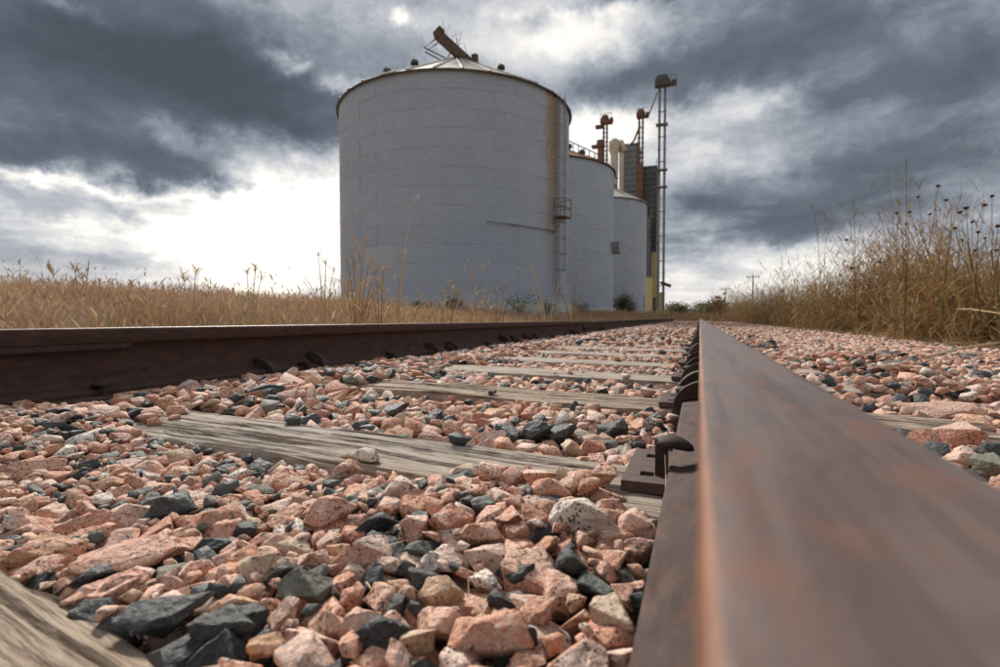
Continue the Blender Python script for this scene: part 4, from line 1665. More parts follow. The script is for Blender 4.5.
# yellow buildings
ya, yb2 = on_y(645.5, 277, 83), on_y(651.5, 277, 83)
yl = empty('yellow_building', ((ya.x + yb2.x) / 2, 85, 0.2))
tag(yl, 'faded yellow building at the foot of the dark tower', 'building')
wy = yb2.x - ya.x
MB().box((0, 0, (ya.z - 0.2) / 2), (wy, 4, ya.z - 0.2)).build('wall', M['yellow'], yl)
MB().box((0, 0, ya.z - 0.2 + 0.06), (wy + 0.2, 4.2, 0.12)).build('roof', M['greysteel'], yl)
ya, yb2 = on_y(651.5, 252, 86), on_y(658, 252, 86)
wy2 = yb2.x - ya.x
wb = MB().box((ya.x + wy2 / 2 - yl.location.x, 0.6 + 2.2, (ya.z - 0.3) / 2), (wy2, 4.4, ya.z - 0.3)).build('tall_wall', M['yellow'], yl)
MB().box((ya.x + wy2 * 0.42 - yl.location.x, 0.57, 1.7), (0.75, 0.08, 3.0)).build('door', M['darksteel'], yl)
ya, yb2 = on_y(659, 293, 88), on_y(664, 293, 88)
ys_ = empty('small_shed', ((ya.x + yb2.x) / 2, 89, 0.2))
tag(ys_, 'low yellow shed behind the tall leg tower, lowest of the yellow walls', 'shed')
MB().box((0, 0, (ya.z - 0.2) / 2), (yb2.x - ya.x, 2, ya.z - 0.2)).build('wall', M['yellow'], ys_)
MB().box((0, 0, ya.z - 0.2 + 0.05), (yb2.x - ya.x + 0.15, 2.2, 0.1)).build('roof', M['greysteel'], ys_)


def leg_tower(label, pxa, pxb, ptop, pbot, Y, m, head_w, head_h, m2, tubew=0.16, cross=9):
    a, b2 = on_y(pxa, ptop, Y), on_y(pxb, ptop, Y)
    zb_ = on_y(pxa, pbot, Y).z if pbot else 0.2
    xm = (a.x + b2.x) / 2
    root = empty('bucket_elevator', (xm, Y, zb_))
    tag(root, label, 'elevator leg', 'bucket elevator legs above the bins')
    H = a.z - zb_
    hw = (b2.x - a.x) / 2
    for sx in (-1, 1):
        mb = MB()
        mb.box((sx * hw, 0, H / 2), (tubew * 2, tubew * 2.4, H))
        for k in range(1, cross * 2):
            mb.box((sx * hw, 0, H * k / cross / 2), (tubew * 2 + 0.1, tubew * 2.4 + 0.1, 0.08))
        mb.build('trunk', m, root)
    mb = MB()
    for k in range(1, cross):
        z = H * k / cross
        mb.tube([(-hw, 0, z), (hw, 0, z)], 0.06, 4)
    mb.build('brace', m, root)
    mb = MB()
    mb.prism([(-head_w / 2, 0), (head_w / 2, 0), (head_w / 2, head_h * 0.45), (head_w * 0.28, head_h), (-head_w * 0.28, head_h), (-head_w / 2, head_h * 0.5)], lambda u, v, t: (u, t, v), -0.55, 0.55)
    mb.build('head', m2, root, None, 0.06, (0, 0, H))
    mb = MB()
    mb.box((head_w * 0.25, -0.9, H - 0.25), (head_w * 1.35, 1.2, 0.12))
    mb.box((head_w * 0.75, -0.2, H + 0.35), (head_w * 0.35, 0.7, 0.5))
    for sx in (-0.4, 0.1, 0.55, 0.9):
        mb.tube([(head_w * sx, -1.45, H - 0.2), (head_w * sx, -1.45, H + 0.9)], 0.035, 4)
    mb.tube([(head_w * -0.4, -1.45, H + 0.9), (head_w * 0.9, -1.45, H + 0.9)], 0.035, 4)
    mb.build('head_platform', m2, root)
    return root, H


lt, Hh = leg_tower('tallest elevator leg, twin grey trunks with head against the dark cloud', 659.8, 665.2, 87, 310, 83, M['greysteel'], 2.2, 1.6, M['darksteel'], 0.17, 9)
# small platforms and the discharge spout of the tall leg
mb = MB()
for pz in (126, 171, 188):
    zp_ = on_y(662, pz, 83).z - 0.2 - (on_y(662, 310, 83).z - 0.2)
    MB().box((0, -0.5, zp_), (1.7, 1.3, 0.1)).build('rest_platform', M['greysteel'], lt)
mb = MB()
s0 = on_y(657.5, 92, 83)
s1 = on_y(648, 117, 86)
mb.tube([s0 - lt.location, s1 - lt.location], 0.11, 8)
mb.build('spout', M['greysteel'], lt, 40)
mt, Hm = leg_tower('middle elevator leg with rusty head beside the grey ribbed tower', 639.3, 642.8, 118, 168, 85, M['ruststeel'], 1.3, 1.2, M['ruststeel'], 0.13, 5)
mb = MB()
s0 = on_y(640, 126, 85) - mt.location
s1 = on_y(629, 146, 91) - mt.location
mb.tube([s0, (s0 + s1) / 2 + Vector((0, 0, -0.6)), s1], 0.16, 8)
mb.build('spout', M['darksteel'], mt, 40)
ht, Hl = leg_tower('rusty left elevator leg rising behind the red roofed bin', 603.8, 607.0, 124, 178, 76, M['ruststeel'], 1.2, 1.1, M['ruststeel'], 0.11, 6)
mb = MB()
q = on_y(600.5, 147, 76) - ht.location
mb.tube([q - Vector((0, 0, 3.6)), q], 0.42, 10)
mb.tube([q, q + Vector((0, 0, 0.9))], [0.7, 0.55], 10)
mb.box(q + Vector((-0.45, 0, 0.1)), (1.5, 1.0, 0.3))
mb.build('distributor', M['ruststeel'], ht, 40)
MB().box(on_y(599.5, 127, 76) - ht.location, (1.1, 0.6, 0.45)).build('motor_box', M['ruststeel'], ht, None, 0.05)

# flood lamp on its own short mast in front of the tall leg
P = on_y(663.5, 284.5, 81)
fl = empty('flood_lamp', (P.x, 81, 0.2))
tag(fl, 'black flood lamp on thin mast low beside the tall elevator leg', 'lamp')
MB().tube([(0, 0, 0), (0, 0, P.z - 0.2)], 0.06, 6).build('mast', M['darksteel'], fl)
mb = MB()
mb.box((0.35, 0, P.z - 0.2), (1.5, 0.6, 0.45), Matrix.Rotation(R(22), 3, 'Y'))
mb.build('lamp_head', M['darksteel'], fl, None, 0.06)
MB().box((-0.5, 0, P.z + 0.12), (0.7, 0.3, 0.15)).build('lamp_arm', M['darksteel'], fl)

# chain link fence posts near bin 3 and far utility poles
for i, px in enumerate((613, 628, 644, 655)):
    P = on_y(px, 300, 58)
    p = empty('fence_post', (P.x, 58, 0.3))
    tag(p, ['first thin fence post from the left, in front of the smallest bin', 'second thin fence post from the left, by the green bush',
            'third thin fence post from the left, before the smallest bin', 'last thin fence post on the right, before the yellow building'][i], 'fence post', 'thin fence posts before the bins')
    MB().tube([(0, 0, 0), (0, 0, P.z - 0.3 + 0.4)], 0.04, 6).build('post', M['greysteel'], p)
    MB().tube([(0, 0, P.z - 0.3 + 0.4), (0, 0, P.z - 0.3 + 0.47)], [0.055, 0.02], 6).build('post_cap', M['greysteel'], p)


def utility_pole(label, px, ptop, Y):
    P = on_y(px, ptop, Y)
    r = empty('utility_pole', (P.x, Y, 0.1))
    tag(r, label, 'utility pole', 'far utility poles')
    h = P.z - 0.1
    MB().tube([(0, 0, 0), (0, 0, h)], [0.11, 0.08], 8).build('pole', M['polewood'], r, 40)
    ca = MB().box((0, -0.16, h - 0.5), (1.9, 0.09, 0.10)).build('crossarm', M['polewood'], r)
    mb = MB()
    for x in (-0.85, -0.4, 0.4, 0.85):
        mb.tube([(x, -0.16, h - 0.43), (x, -0.16, h - 0.2)], 0.05, 6)
    mb.build('insulator', M['greysteel'], ca)


utility_pole('far utility pole, the shorter one left of the other', 725.5, 287, 118)
utility_pole('nearer taller utility pole rising out of the weeds at right', 753, 274, 92)


# ------------------------------------------------------------------ vegetation helpers
def blades(pos, h, lean, azim, width, curve, segs=3, head=None, rs=rng, twist=None):
    """curved tapering strips.  pos (n,3); arrays h, lean (radians from vertical), azim, width, curve (extra bend)"""
    n = len(pos)
    t = np.linspace(0, 1, segs + 1)
    dxy = np.stack([np.sin(azim), np.cos(azim)], -1)
    th = lean[:, None] + curve[:, None] * (t[None, :] ** 1.3)
    step = h[:, None] / segs
    hor = np.concatenate([np.zeros((n, 1)), np.cumsum(np.sin(th[:, :-1]) * step, 1)], 1)
    ver = np.concatenate([np.zeros((n, 1)), np.cumsum(np.cos(th[:, :-1]) * step, 1)], 1)
    wprof = np.interp(t, [0, 0.3, 0.8, 1], [0.8, 1, 0.6, 0.06]) if head is None else np.interp(t, *head)
    fa = rs.uniform(0, math.pi, n) if twist is None else twist
    wx = np.stack([np.cos(fa), np.sin(fa)], -1)
    C = np.zeros((n, segs + 1, 3))
    C[:, :, :2] = pos[:, None, :2] + dxy[:, None, :] * hor[:, :, None]
    C[:, :, 2] = pos[:, None, 2] + ver
    off = wx[:, None, :] * (width[:, None] * wprof[None, :] / 2)[:, :, None]
    Lf, Rt = C.copy(), C.copy()
    Lf[:, :, :2] -= off
    Rt[:, :, :2] += off
    V = np.stack([Lf, Rt], 2).reshape(n, -1, 3)
    k = (segs + 1) * 2
    base = (np.arange(n) * k)[:, None]
    q = []
    for s in range(segs):
        q.append(np.stack([base[:, 0] + 2 * s, base[:, 0] + 2 * s + 1, base[:, 0] + 2 * s + 3, base[:, 0] + 2 * s + 2], -1))
    return V.reshape(-1, 3), np.concatenate(q), C[:, -1, :]


def merge(parts):
    Vs, Fs, o_ = [], [], 0
    for V, F_ in parts:
        Vs.append(V)
        Fs.append(F_ + o_)
        o_ += len(V)
    return np.concatenate(Vs), np.concatenate(Fs)


def field(n, a0, a1, r0, r1, hmean, hvar, width, tall=0.05, power=1.0):
    """blades spread over a sector seen from the track; azimuths in degrees left of the rails"""
    az = rng.uniform(R(a0), R(a1), n)
    u = rng.uniform(0, 1, n)
    r = (r0 ** power + u * (r1 ** power - r0 ** power)) ** (1 / power) if power else r0 * (r1 / r0) ** u
    X, Y = -np.sin(az) * r, np.cos(az) * r
    # clump the blades
    cl = fbm(X * 1.7, Y * 1.7, 3, 71)
    ok = (X < -2.25) & (rng.uniform(0, 1, n) < 0.25 + 1.3 * sstep((cl - 0.32) * 4))
    for (C, Rr) in ((C1, R1), (C2, R2), (C3, R3)):
        ok &= np.hypot(X - C[0], Y - C[1]) > Rr + 0.35
    X, Y, r, cl = X[ok], Y[ok], r[ok], cl[ok]
    n = len(X)
    Z = gz(X, Y) - 0.02
    h = (hmean * (0.6 + 0.75 * cl) + rng.normal(0, hvar, n)) * np.interp(-np.degrees(np.arctan2(X, Y)), [5, 10, 33, 38], [0.95, 0.78, 0.78, 1.0])
    tl = rng.uniform(0, 1, n) < tall
    h = np.where(tl, h * rng.uniform(1.15, 1.5, n), h)
    h = np.maximum(h, 0.15)
    wd = width * rng.uniform(0.6, 1.5, n) * np.maximum(1.0, r / 16)
    V, F_, tip = blades(np.stack([X, Y, Z], -1), h, rng.uniform(0, 0.5, n), rng.uniform(0, 6.28, n), wd, rng.uniform(0, 1.3, n), 4)
    # drooping seed heads on some
    sel = rng.uniform(0, 1, n) < 0.33
    ns = int(sel.sum())
    V2, F2, _ = blades(tip[sel] - np.array([0, 0, 0.02]), rng.uniform(0.05, 0.11, ns) * np.maximum(1, r[sel] / 25), rng.uniform(0.1, 0.7, ns), rng.uniform(0, 6.28, ns),
                       wd[sel] * 1.9, rng.uniform(0.2, 1.2, ns), 3, ([0, 0.3, 0.7, 1], [0.4, 1, 0.9, 0.15]))
    return merge([(V, F_), (V2, F2)])


o = add('field_grass', npmesh('field_grass', *merge([
    field(15000, 6, 70, 2.4, 6, 0.44, 0.06, 0.006, 0.03, 1.0),
    field(40000, 3, 70, 5, 14, 0.44, 0.06, 0.008, 0.04, 1.0),
    field(26000, 2, 70, 14, 45, 0.46, 0.07, 0.012, 0.04, 0.8),
    field(9000, 0.6, 70, 45, 160, 0.48, 0.09, 0.02, 0.03, 0.6)])), M['field'])
tag(o, 'tan dry grass covering the field behind the left rail', 'grass', kind='stuff')

o = add('golden_grass', npmesh('golden_grass', *field(8000, 8, 38, 3.2, 9, 0.60, 0.16, 0.009, 0.12, 1.0)), M['straw'])
tag(o, 'golden orange grass growing in front of the largest grain bin', 'grass', kind='stuff')

# grass crossing the far end of the track
n = 9000
X = rng.uniform(-9, 9, n)
Y = TRACK_END + 0.4 + rng.exponential(9, n)
Z = gz(X, Y) - 0.03
V, F_, _ = blades(np.stack([X, Y, Z], -1), rng.uniform(0.3, 0.62, n), rng.uniform(0, 0.4, n), rng.uniform(0, 6.28, n), rng.uniform(0.02, 0.045, n), rng.uniform(0, 0.9, n))
n2 = 5000
X2 = -rng.uniform(2.3, 4.5, n2)
Y2 = rng.uniform(9, 34, n2)
V2, F2, _ = blades(np.stack([X2, Y2, gz(X2, Y2) - 0.02], -1), rng.uniform(0.22, 0.5, n2), rng.uniform(0, 0.4, n2), rng.uniform(0, 6.28, n2), rng.uniform(0.008, 0.018, n2), rng.uniform(0, 0.9, n2))
o = add('trackside_grass', npmesh('trackside_grass', *merge([(V, F_), (V2, F2)])), M['straw'])
tag(o, 'low brown grass closing over the far end of the track', 'grass', kind='stuff')


# ------------------------------------------------------------------ tall single grasses on the left
def tall_plant(name, label, base, tips, m, leafy=True, headed=True, r=0.0035, cat='tall grass', group=None, head_m=None):
    """stems from one base to the given world tips, each bent over, with strap leaves and seed plumes"""
    root = empty(name, tuple(base))
    tag(root, label, cat, group)
    mb = MB()
    lv, hv = [], []
    for tip in tips:
        d = Vector(tip) - Vector(base)
        ctrl = Vector((d.x * 0.25, d.y * 0.25, d.z * 0.85))
        pts = []
        for i in range(9):
            t = i / 8
            p = ctrl * (2 * t * (1 - t)) + d * (t * t)
            pts.append(p)
        mb.tube(pts, [r * (1.2 - 0.9 * i / 8) for i in range(9)], 4, False)
        if leafy:
            for i in (1, 2, 2, 3, 3, 4, 5, 6):
                if random.random() < 0.8:
                    p = pts[i]
                    lv.append(blades(np.array([p[:]]), np.array([random.uniform(0.15, 0.4)]), np.array([random.uniform(0.3, 0.9)]), np.array([random.uniform(0, 6.28)]),
                                     np.array([random.uniform(0.009, 0.018)]), np.array([random.uniform(0.8, 2.2)]), 6)[:2])
        if headed:
            for _ in range(14):
                p = pts[-1].lerp(pts[-2], random.uniform(-0.1, 0.9))
                hv.append(blades(np.array([p[:]]), np.array([random.uniform(0.03, 0.07)]), np.array([random.uniform(0.1, 1.1)]), np.array([random.uniform(0, 6.28)]),
                                 np.array([random.uniform(0.004, 0.009)]), np.array([random.uniform(0, 1)]), 2, ([0, 0.4, 1], [0.3, 1, 0.2]))[:2])
    tag(mb.build('stem', m, root), kind='stuff' if len(tips) > 1 else None)
    if lv:
        tag(add('leaf', npmesh('leaf', *merge(lv)), m, root), kind='stuff')
    if hv:
        tag(add('seed_head', npmesh('seed_head', *merge(hv)), head_m or m, root), kind='stuff')
    return root


TALL = [
    # base px, depth Y, tip pixels, label
    (357, 3.2, [(347, 262), (352, 250), (360, 256), (371, 262), (381, 286), (378, 270), (343, 285), (366, 240)], 'tallest brown grass clump before the left edge of the largest bin', True),
    (380, 3.4, [(386, 292), (376, 278), (384, 268), (372, 294), (390, 300)], 'brown grass clump with drooping seed heads, just right of the tallest clump', True),
    (396, 3.7, [(417, 198), (404, 252)], 'thin pale stalk reaching highest across the corrugated wall of the bin', False),
    (324, 3.1, [(318, 255), (326, 262), (334, 270)], 'thin dark stalks against the bright sky left of the bin', False),
    (440, 4.3, [(490, 264), (466, 268), (450, 282)], 'pale stalk leaning far right low before the bin wall', False),
    (478, 4.3, [(468, 262), (470, 276), (486, 290), (455, 290)], 'straight straw stalks standing before the middle of the bin', True),
    (548, 5.0, [(522, 252), (530, 268), (514, 266), (560, 285)], 'arching pale stalks bending left near the right edge of the bin', False),
    (498, 3.9, [(486, 285), (506, 282), (496, 290), (512, 296), (480, 296)], 'bushy orange grass clump right of the foundation gap', True),
    (572, 5.2, [(578, 270), (566, 282), (585, 288), (560, 292)], 'orange grass clump in the gap between first and second bin', True),
    (450, 3.8, [(440, 292), (455, 288), (462, 296), (436, 299)], 'short orange grass clump before the concrete foundation', True),
    (250, 3.1, [(247, 270), (256, 268), (262, 276)], 'slender grass stalks left of the bin standing above the field', False),
    (82, 2.6, [(74, 266), (88, 272), (48, 268)], 'leaning grass stalks above the field near the left edge of the picture', False),
    (190, 2.6, [(196, 272), (183, 276)], 'two short stalks above the field between left edge and bin', False),
]
for (bpx, Y, tips, label, leafy) in TALL:
    bb = on_x(bpx, 312, -2.35 - 0.25 * random.random())
    Y = bb.y
    zg = float(gz(bb.x, Y))
    base = Vector((bb.x, Y, zg - 0.02))
    tp = [on_y(px, py, Y * random.uniform(0.95, 1.05)) for px, py in tips]
    tall_plant('grass_clump' if leafy else 'grass_stalk', label, base, tp, M['stalk'] if not leafy else M['straw'], leafy, True, 0.0025 + 0.0011 * bb.y, 'grass', 'tall grasses before the bins')


# green weeds at the foot of bin 1 and the bush by bin 3
def leafy_bush(name, label, base, rx, rz, n, leaf, m, cat='bush', group=None, trunk=True, ry=None, mt='bark'):
    root = empty(name, tuple(base))
    tag(root, label, cat, group)
    ry = ry or rx
    # several overlapping clumps
    cl = rng.normal(size=(9, 3)) * np.array([rx * 0.42, ry * 0.42, rz * 0.18]) + np.array([0, 0, rz * 0.58])
    k = rng.integers(0, 9, n)
    P = cl[k] + rng.normal(size=(n, 3)) * np.array([rx * 0.26, ry * 0.26, rz * 0.17])
    P[:, 2] = np.maximum(P[:, 2], rz * 0.06)
    V, F_, _ = blades(P, rng.uniform(0.6, 1.4, n) * leaf, rng.uniform(0.2, 2.4, n), rng.uniform(0, 6.28, n), rng.uniform(0.5, 0.9, n) * leaf, rng.uniform(0, 1, n), 2,
                      ([0, 0.5, 1], [0.3, 1, 0.1]))
    add('crown', npmesh('crown', V, F_), m, root)
    if trunk:
        mb = MB()
        mb.tube([(0, 0, -0.1), (0.02 * rx, 0, rz * 0.35), (0, 0, rz * 0.6)], [rz * 0.03, rz * 0.022, rz * 0.012], 6)
        for c_ in cl[:6]:
            mb.tube([(0, 0, rz * 0.2), tuple(c_ * np.array([0.5, 0.5, 0.75])), tuple(c_)], [rz * 0.014, rz * 0.009, rz * 0.004], 5)
        mb.build('trunk', M[mt], root, 40)
    return root


for i, (px, ptop, Y, w, lab) in enumerate(((420, 297, 20, 0.5, 'small green weed left of the concrete foundation'), (453, 294, 20, 0.45, 'small green weed on the concrete foundation'),
                                           (520, 286, 22, 0.8, 'green weed patch before the right part of the bin wall'), (546, 290, 24, 0.6, 'green weed near the right edge of the largest bin'),
                                           (582, 296, 36, 1.1, 'green weed at the foot of the middle bin'))):
    P = on_y(px, ptop, Y)
    zg = float(gz(P.x, Y))
    leafy_bush('green_weed', lab, (P.x, Y, zg), w * 0.8, (P.z - zg) * 0.72, 700, 0.07, M['greenery'], 'weed', 'green weeds at the foot of the bins')
P = on_y(624, 288, 58)
zg = float(gz(P.x, 58))
leafy_bush('bush', 'dark green rounded bush at the foot of the smallest bin', (P.x, 58, zg), 1.15, (P.z - zg) * 0.95, 3200, 0.16, M['greenery'])

# far trees at the vanishing point
for (px, ptop, Y, w, lab, mm) in (
        (672, 303.5, 190, 4.0, 'far dull green tree left of the vanishing rails, lowest of the line', 'fartree'), (681, 301.5, 180, 4.2, 'far yellowish round tree left of the vanishing rails', 'fartree'),
        (702, 303, 200, 4.2, 'far dark tree straight above the end of the near rail', 'fartree'), (711, 302, 190, 4.0, 'far green tree just right of the end of the rail', 'fartree'),
        (690, 306, 260, 5.0, 'farthest small tree in the gap above the track', 'fartree')):
    P = on_y(px, ptop, Y)
    leafy_bush('tree', lab, (P.x, Y, 0.2), w, (P.z - 0.2), 900, 0.7, M[mm], 'tree', 'far trees on the horizon')
P = on_y(719, 298, 70)
leafy_bush('bush', 'reddish brown bush at the far end of the weed bank', (P.x, 70, 0.1), 1.3, P.z - 0.1, 900, 0.28, M['redbush'], 'bush')
P = on_y(20, 272, 60)
leafy_bush('bush', 'distant bush rising above the field at the left edge', (P.x, 60, 0.4), 3.2, P.z - 0.4, 900, 0.4, M['fartree'], 'bush')


# ------------------------------------------------------------------ weed bank on the right
def weed_clump(label, X, Y, H, spread, nstem, seed, group, lean=-0.15, dark=False):
    rs = np.random.default_rng(seed)
    z0 = float(gz(X, Y)) - 0.03
    root = empty('weed_clump', (X, Y, z0))
    tag(root, label, 'weeds', group)
    parts = []
    # woody stems
    p0 = np.stack([rs.normal(0, spread * 0.45, nstem), rs.normal(0, spread * 0.5, nstem), np.zeros(nstem)], -1)
    h = H * rs.uniform(0.45, 1.0, nstem)
    ln = np.abs(rs.normal(0.05, 0.30, nstem))
    az = rs.uniform(0, 6.28, nstem)
    V, F_, tip = blades(p0, h, ln, az, rs.uniform(0.007, 0.013, nstem), rs.uniform(0, 1.5, nstem), 6, ([0, 1], [1, 0.35]), rs)
    parts.append((V, F_))
    stem_pts = V.reshape(nstem, 7, 2, 3).mean(2)
    # side twigs and hanging leaves along the stems
    nb = nstem * 12
    si = rs.integers(0, nstem, nb)
    li = rs.integers(1, 7, nb)
    p = stem_pts[si, li]
    V2, F2, tip2 = blades(p, H * rs.uniform(0.10, 0.30, nb) * (1.15 - li / 9), rs.uniform(0.3, 1.1, nb), rs.uniform(0, 6.28, nb), rs.uniform(0.005, 0.010, nb), rs.uniform(-0.3, 1.0, nb), 4, ([0, 1], [1, 0.3]), rs)
    parts.append((V2, F2))
    nl = nstem * 62
    si = rs.integers(0, nstem, nl)
    li = np.minimum(rs.integers(0, 5, nl), rs.integers(0, 7, nl))
    p = stem_pts[si, li] + rs.normal(0, spread * 0.2, (nl, 3)) * np.array([1, 1, 0.7])
    p[:, 2] = np.maximum(p[:, 2], 0.01)
    V3, F3, _ = blades(p, rs.uniform(0.10, 0.34, nl), rs.uniform(0.3, 2.2, nl), rs.uniform(0, 6.28, nl), rs.uniform(0.008, 0.020, nl), rs.uniform(0.5, 2.3, nl), 4, None, rs)
    parts2 = [(V3, F3)]
    # matted base
    nm = nstem * 40
    p = np.stack([rs.normal(0, spread * 0.6, nm), rs.normal(0, spread * 0.65, nm), np.abs(rs.normal(0, H * 0.22, nm))], -1)
    V4, F4, _ = blades(p, rs.uniform(0.12, 0.42, nm), rs.uniform(0.1, 1.9, nm), rs.uniform(0, 6.28, nm), rs.uniform(0.008, 0.016, nm), rs.uniform(0, 1.6, nm), 3, None, rs)
    parts2.append((V4, F4))
    tag(add('stem', npmesh('stem', *merge(parts)), M['weed'], root), kind='stuff')
    tag(add('leaf', npmesh('leaf', *merge(parts2)), M['weed'], root), kind='stuff')
    return root, stem_pts, tip2


BANK = []
Yw = 5.6
kk = 0
words = ['nearest', 'second', 'third', 'fourth', 'fifth', 'sixth', 'seventh', 'eighth', 'ninth', 'tenth', 'eleventh', 'twelfth', 'thirteenth', 'fourteenth', 'fifteenth', 'sixteenth']
SPOTS = [  # px, py of the foot, top py
    (1010, 346, 205), (985, 344, 235), (955, 341, 215), (930, 339, 225), (905, 336, 212), (880, 334, 235), (858, 333, 258), (838, 332, 272), (815, 330, 288),
    (795, 328, 292), (778, 326.5, 294), (764, 325.5, 296), (752, 324.5, 298), (742, 323.5, 300), (733, 323, 303), (726, 322.3, 304)]
for i, (px, py, ptop) in enumerate(SPOTS):
    P = on_z(px, py, -0.06)
    zc = proj(P)[2]
    Y = P.y
    X = P.x + 0.30 + zc * 0.01
    H = ((VPY - ptop) / F * zc + CAM.z + 0.1) * (0.95 if i < 3 else 1.2 if i < 5 else 1.75 if i < 9 else 2.2)
    root, sp, tp = weed_clump('%s tangled brown weed clump of the right bank counted from the right edge' % words[i] if i else 'tangled brown weed clump cut off by the right edge of the picture',
                              X, Y, H, 0.55 + zc * 0.022, 62 if i < 8 else 56, 300 + i, 'dry weeds along the right side of the track')
    BANK.append((X, Y, H))
# second rank deeper behind, so that the bank reads solid
for i in range(10):
    X = 4.0 + 0.25 * i + random.uniform(-0.2, 0.2)
    Y = 6.2 + i * 2.3
    weed_clump('olive brown weeds standing in the second rank behind the front of the bank', X, Y, 1.15 - 0.02 * i, 0.9, 34, 400 + i, 'second rank of weeds on the right bank')

# dried sunflowers with black seed heads, upper right
SUN = [
    ((962, 340), 6.6, [(938, 186), (918, 197), (930, 214), (909, 212), (897, 213), (906, 224), (946, 200)], 'tallest dried sunflower with dark seed heads left of the others'),
    ((985, 342), 6.2, [(966, 208), (972, 222), (955, 228), (960, 212), (978, 232), (985, 205), (962, 240)], 'dried sunflower near the right edge with many black seed heads'),
    ((1002, 344), 6.0, [(992, 196), (998, 226), (985, 238), (975, 250), (996, 250), (1004, 215)], 'dried sunflower cut by the right edge, heads against the sky'),
    ((925, 338), 7.2, [(846, 240), (852, 268), (880, 262), (868, 285), (840, 275)], 'low dried sunflower with dark heads in the middle of the weed bank'),
]
for (bp, Y, heads, lab) in SUN:
    P = on_y(bp[0], bp[1], Y)
    base = Vector((P.x, Y, float(gz(P.x, Y)) - 0.02))
    root = empty('dried_sunflower', tuple(base))
    tag(root, lab, 'sunflower', 'dried sunflowers in the right weed bank')
    tops = [on_y(px, py, Y + random.uniform(-0.35, 0.35)) - base for px, py in heads]
    cen = sum(tops, Vector()) / len(tops)
    trunk_top = Vector((cen.x, cen.y, cen.z * 0.85))
    mb = MB()
    mb.tube([(0, 0, 0), trunk_top * 0.5 + Vector((0.03, 0, 0)), trunk_top], [0.009, 0.007, 0.004], 5)
    for t in tops:
        f_ = random.uniform(0.45, 0.9)
        s0 = trunk_top * f_
        mb.tube([s0, s0.lerp(t, 0.55) + Vector((0, 0, -0.04)), t], [0.004, 0.003, 0.002], 4)
    mb.build('stem', M['weed'], root)
    for t in tops:
        bm = bmesh.new()
        bmesh.ops.create_icosphere(bm, subdivisions=2, radius=1)
        r_ = random.uniform(0.013, 0.022)
        for v in bm.verts:
            v.co = v.co * (1 + 0.7 * mnoise.noise(v.co * 2.6 + t * 9))
            v.co = Vector((v.co.x * r_, v.co.y * r_, v.co.z * r_ * 0.72))
        me = bpy.data.meshes.new('seed_head')
        bm.to_mesh(me)
        bm.free()
        add('seed_head', me, M['seed'], root, tuple(t))

# tall thin stalks of the right bank
RT = [((905, 338), 7.6, [(906, 160), (911, 178), (898, 200)], 'tallest thin reed of the right bank, rising above the dark cloud edge'),
      ((822, 332), 9.0, [(812, 205), (826, 240), (806, 262)], 'thin bent reed above the left part of the weed bank'),
      ((855, 334), 8.4, [(853, 195), (850, 222), (864, 240)], 'slender reed pair left of the tallest reed'),
      ((895, 337), 7.6, [(898, 198), (888, 230), (878, 215)], 'reed with narrow brown plume just left of the tallest reed'),
      ((800, 330), 10.0, [(775, 271), (788, 262), (797, 280)], 'bowed grass arching left over the end of the weed bank'),
      ((940, 340), 7.0, [(935, 205), (962, 195), (952, 225)], 'reed group among the sunflower heads at right')]
for (bp, Y, tips, lab) in RT:
    P = on_y(bp[0], bp[1], Y)
    base = Vector((P.x, Y, float(gz(P.x, Y)) - 0.02))
    tall_plant('reed', lab, base, [on_y(px, py, Y + random.uniform(-.3, .3)) for px, py in tips], M['weed'], True, True, 0.005, 'reed', 'tall reeds of the right bank')

# fallen straw on the right shoulder and pale stalks lying along the bank foot
n = 1500
u = rng.uniform(0, 1, n)
Y = 2.5 + u * 11
X = 2.35 + rng.normal(0, 0.28, n) - (rng.uniform(0, 1, n) < 0.25) * rng.uniform(0, 0.7, n)
ok = X > 1.2
X, Y = X[ok], Y[ok]
n = len(X)
Z = np.maximum(bed_z(X, Y), gz(X, Y)) + rng.uniform(0.03, 0.075, n)
V, F_, _ = blades(np.stack([X, Y, Z], -1), rng.uniform(0.12, 0.4, n), np.full(n, 1.5) + rng.normal(0, 0.08, n), rng.uniform(0, 6.28, n), rng.uniform(0.003, 0.006, n), rng.normal(0, 0.15, n))
n2 = 2600
Y2 = 3.6 + rng.uniform(0, 1, n2) ** 1.4 * 24
X2 = 2.62 + np.abs(rng.normal(0, 0.3, n2))
V2, F2, _ = blades(np.stack([X2, Y2, gz(X2, Y2)], -1), rng.uniform(0.12, 0.36, n2), rng.uniform(0.2, 1.2, n2), rng.uniform(0, 6.28, n2), rng.uniform(0.005, 0.01, n2), rng.uniform(0, 1.4, n2))
o = add('straw_litter', npmesh('straw_litter', *merge([(V, F_), (V2, F2)])), M['straw'])
tag(o, 'fallen straw and short tufts along the foot of the right weed bank', 'straw', kind='stuff')
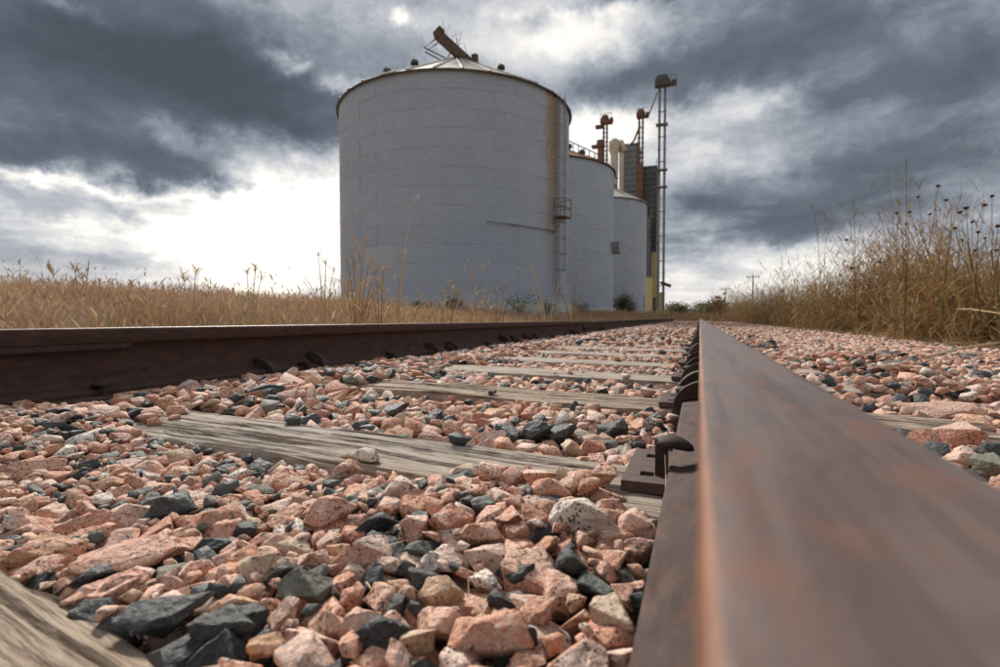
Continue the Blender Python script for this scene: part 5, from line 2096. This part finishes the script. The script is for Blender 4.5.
for (pa, pb, lab) in (((880, 333), (1010, 331), 'long pale fallen stalk lying along the foot of the weeds at right'), ((958, 309), (1010, 315), 'short pale stalk caught in the weeds above the long fallen stalk'),
                      ((925, 357), (1010, 341), 'thin fallen stalk on the stones at the right edge')):
    z_ = 0.03
    A = on_x(pa[0], pa[1], 2.5) if pa[1] < 325 else on_z(pa[0], pa[1], 0.03)
    B_ = on_x(pb[0], pb[1], 2.4) if pb[1] < 325 else on_z(pb[0], pb[1], 0.05)
    if (B_ - A).length > 4:
        B_ = A + (B_ - A).normalized() * 3
    root = empty('fallen_stalk', tuple(A))
    tag(root, lab, 'stalk', 'fallen stalks at the right edge')
    d = B_ - A
    MB().tube([(0, 0, 0), d * 0.3 + Vector((0, 0, 0.012)), d * 0.7 + Vector((0, 0, 0.006)), d], [0.007, 0.0075, 0.006, 0.003], 6).build('stem', M['stalk'], root, 60)
    for f_ in (0.35, 0.68):
        MB().tube([d * f_ - d.normalized() * 0.008, d * f_ + d.normalized() * 0.008], 0.010, 6).build('node', M['stalk'], root, 60, 0, (0, 0, 0.01))

n = 420
X = rng.uniform(-1.35, -0.08, n)
Y = 0.35 + rng.uniform(0, 1, n) ** 1.5 * 5
V, F_, _ = blades(np.stack([X, Y, target(X, Y) + rng.uniform(0.0, 0.018, n)], -1), rng.uniform(0.015, 0.06, n), np.full(n, 1.45) + rng.normal(0, 0.2, n), rng.uniform(0, 6.28, n), rng.uniform(0.0008, 0.002, n), rng.normal(0, 0.4, n))
o = add('straw_bits', npmesh('straw_bits', V, F_), M['stalk'])
tag(o, 'tiny bits of dry straw scattered between the ballast stones', 'straw', kind='stuff')

# thread of dry grass hanging over the plate beside the near rail
A = on_z(665, 455, 0.05)
root = empty('grass_thread', tuple(A))
tag(root, 'white dry grass thread hanging from the spike beside the near rail', 'thread')
pts = [on_z(665, 455, 0.052), on_z(666, 475, 0.03), on_z(665.5, 495, 0.018), on_z(664, 523, 0.005)]
MB().tube([p - A for p in pts], 0.0008, 5).build('fibre', M['stalk'], root)
